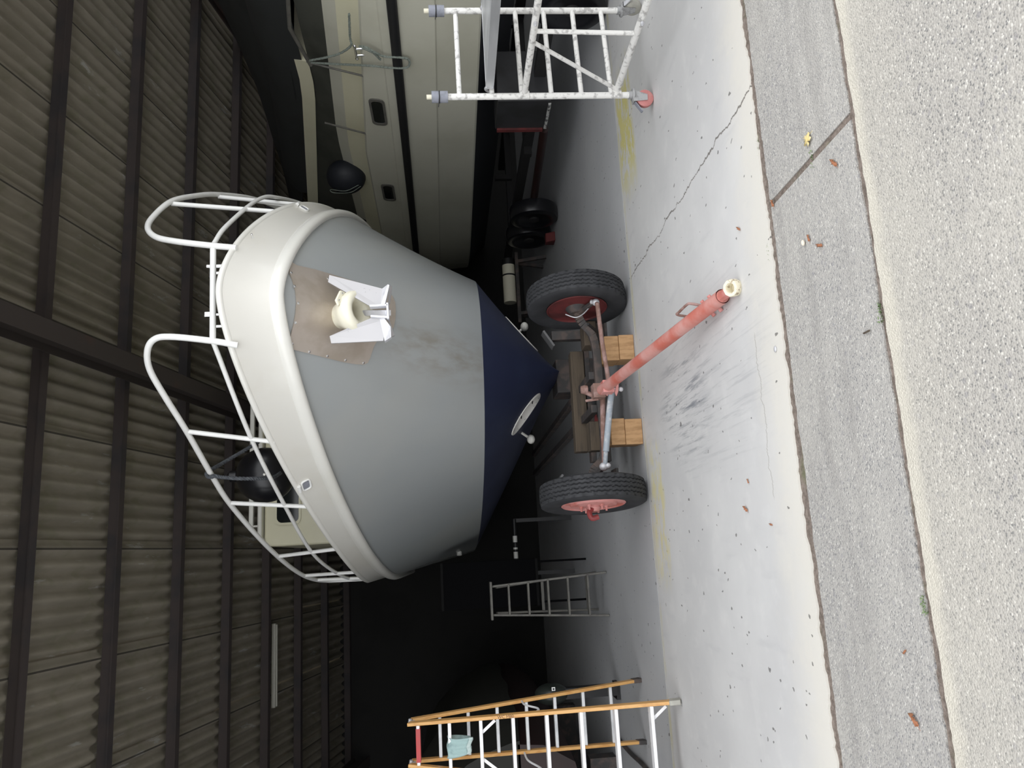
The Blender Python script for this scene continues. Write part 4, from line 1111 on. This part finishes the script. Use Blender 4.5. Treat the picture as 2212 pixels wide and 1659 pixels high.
m = MB().ball((-1.40, 8.40, .70), .17, 20, 12, (.62, .95, 1.0)); m.build('cowling', 'cowl', ow, ang=70)
bq = at(1196, 1489, 8.225)
MB().box((bq.x, bq.y+.02, bq.z), (.034, .01, .034)).build('square_badge', 'rail', ow)
MB().box((bq.x, bq.y+.013, bq.z), (.016, .008, .016)).build('badge_centre', 'black', ow)
MB().bar((-1.40, 8.42, .04), (-1.40, 8.40, .62), .10, .14, (0, 1, 0)).build('motor_leg', 'black', ow)
MB().box((-1.42, 8.50, .02), (.16, .20, .04)).build('motor_foot', 'black', ow)

hs = MB().tube(smooth([gnd(1335, 1590)+V((0, 0, .02)), gnd(1365, 1625)+V((0, 0, .02)), gnd(1400, 1659)+V((0, 0, .02)), gnd(1440, 1720)+V((0, 0, .02))], 6), .02, 10).build('floor_pipe', 'chassis')
tag(hs, 'dark pipe lying on the floor behind the wooden stepladder', 'pipe')

# ------------------------------------------------------------------ leaves, weeds and crumbs in the yard
def leaf_mesh(name, n, r, mat, lobes):
    m = MB(); rr = random.Random(n); pts = [V((0, 0, .012))]
    N = 40
    for k in range(N):
        a = 2*PI*k/N; q = r*(.55+.45*abs(math.cos(a*lobes/2))**1.2) if lobes else r*(1 if abs(math.cos(a)) > .5 else .6)
        pts.append(V((q*math.cos(a), q*math.sin(a)*(.9 if lobes else .45), .004+.012*rr.random()*(k % 3 == 0))))
    m.add(pts, [(0, 1+k, 1+(k+1) % N) for k in range(N)])
    m.tube([(-r, 0, .006), (-r*1.6, r*.15, .004)], r*.03, 5)
    o = m.build(name, mat, ang=60); md = o.modifiers.new('thick', 'SOLIDIFY'); md.thickness = .0012
    return o
lf = leaf_mesh('maple_leaf', 3, .034, 'leaf_yellow', 5); lf.location = gnd(1746, 302)+V((0, 0, .0)); lf.rotation_euler.z = 1.9
tag(lf, 'pale yellow maple leaf lying on the grey paving strip', 'leaf')
BROWN = [((1598, 494), 'small brown leaf on the pale floor near the tow bar ring end', .9), ((1672, 439), 'orange-brown leaf lodged in the soil where two paving joints meet', .3),
         ((1750, 514), 'tan leaf scrap lying beside the cream pebble on the paving strip', .2), ((1774, 530), 'reddish leaf scrap beside the tan scrap on the paving strip', 1.2),
         ((1668, 1133), 'small orange leaf on the pale floor nearest the slab edge', 1.4), ((1614, 1099), 'brown curled leaf on the pale floor next to the orange leaf', 1.0),
         ((1618, 1039), 'dark brown crumb of leaf on the floor near the slab edge', .4), ((1806, 352), 'dark curled leaf on the paving strip by the branch joint', .7),
         ((1957, 1408), 'brown leaf on the paving strip straight out between both stepladders', 2.2), ((1980, 1554), 'brown leaf on the paving strip farthest from the maple leaf', .8)]
bl = None
for i, (px, lab, rz) in enumerate(BROWN):
    if bl is None: bl = o = leaf_mesh('dry_leaf', 11, .019, 'leaf_brown', 0)
    else: o = copy_tree(bl)
    g = gnd(*px, -.004 if px[0] > 1650 else 0); o.location = g+V((0, 0, .002)); o.rotation_euler = (0, 0, rz); o.scale = (1+.4*math.sin(i*3),)*3
    tag(o, lab, 'leaf', 'dry brown leaves on the ground')
def weed(px, n, h, sp, lab, seed):
    r = random.Random(seed); m = MB(); c = gnd(*px, -.015)
    for k in range(n):
        a = r.uniform(0, 2*PI); b = c+V((r.uniform(-sp, sp), r.uniform(-.010, .010), 0)); t = b+V((math.cos(a)*h*.5, math.sin(a)*h*.4-.01, h*r.uniform(.5, 1)))
        w = V((-math.sin(a), math.cos(a), 0))*.002
        mid = b.lerp(t, .55)+V((0, 0, h*.18))
        m.add([b-w, b+w, mid+w*1.2, mid-w*1.2, t], [(0, 1, 2, 3), (3, 2, 4)])
    o = m.build('weed', 'moss', ang=80); return tag(o, lab, 'weed', 'weeds growing in the paving joints')
weed((1664, 545), 40, .022, .05, 'green weed in the inner joint facing the dark-red-rimmed wheel', 1)
weed((1640, 325), 25, .018, .045, 'small green weed in the inner joint nearest the maple leaf', 2)
weed((1906, 676), 36, .024, .035, 'green weed in the outer joint facing the tow bar ring end', 3)
weed((2002, 1307), 40, .026, .03, 'bright green weed in the outer joint farthest from the maple leaf', 4)
weed((1757, 348), 30, .018, .045, 'moss-like weed in the branch joint beside the maple leaf', 5)
st0 = MB().ball((0, 0, .008), .012, 10, 7, (1.2, .8, .7)).build('pebble', 'stone'); st0.location = gnd(1749, 515, 0)+V((.0, .05, 0))
tag(st0, 'small cream pebble on the paving strip near the tan leaf scrap', 'stone')
tw = MB().tube([gnd(1868, 720)+V((0, 0, .004)), gnd(1881, 714)+V((0, 0, .006))], .004, 6).build('twig', 'timber'); tag(tw, 'short dark twig on the paving strip near the outer joint', 'twig')
cs_ = MB().ball((0, 0, .004), .016, 12, 6, (1, .9, .35)).build('rusty_disc', 'galv'); cs_.location = gnd(1676, 754)
tag(cs_, 'dark metal stud set in the pale floor near the slab edge', 'stud')

# ------------------------------------------------------------------ light
w = bpy.data.worlds.new('overcast_sky'); SC.world = w; w.use_nodes = True
nt = w.node_tree; bg = nt.nodes['Background']
tcn = nt.nodes.new('ShaderNodeTexCoord'); sp_ = nt.nodes.new('ShaderNodeSeparateXYZ'); nt.links.new(tcn.outputs['Generated'], sp_.inputs[0])
mr = nt.nodes.new('ShaderNodeMapRange'); nt.links.new(sp_.outputs[2], mr.inputs[0]); mr.inputs[1].default_value = -.05; mr.inputs[2].default_value = 1
mx = nt.nodes.new('ShaderNodeMix'); mx.data_type = 'RGBA'; nt.links.new(mr.outputs[0], mx.inputs[0])
mx.inputs[6].default_value = (.80, .82, .84, 1); mx.inputs[7].default_value = (.985, 1.0, 1.03, 1)
nt.links.new(mx.outputs[2], bg.inputs[0]); bg.inputs[1].default_value = 1.0

# ------------------------------------------------------------------ camera
cd = bpy.data.cameras.new('camera'); cam = bpy.data.objects.new('camera', cd); COL.objects.link(cam)
cd.sensor_fit = 'HORIZONTAL'; cd.sensor_width = 36; cd.lens = F_PX/2212*36; cd.clip_end = 200
Rc = Matrix((-CU, CR, -CF)).transposed().to_4x4(); Rc.translation = CAM; cam.matrix_world = Rc
SC.camera = cam
SC.view_settings.view_transform = 'Standard'; SC.view_settings.look = 'None'; SC.view_settings.gamma = 1
SC.view_settings.use_curve_mapping = False; SC.view_settings.exposure = 1.35
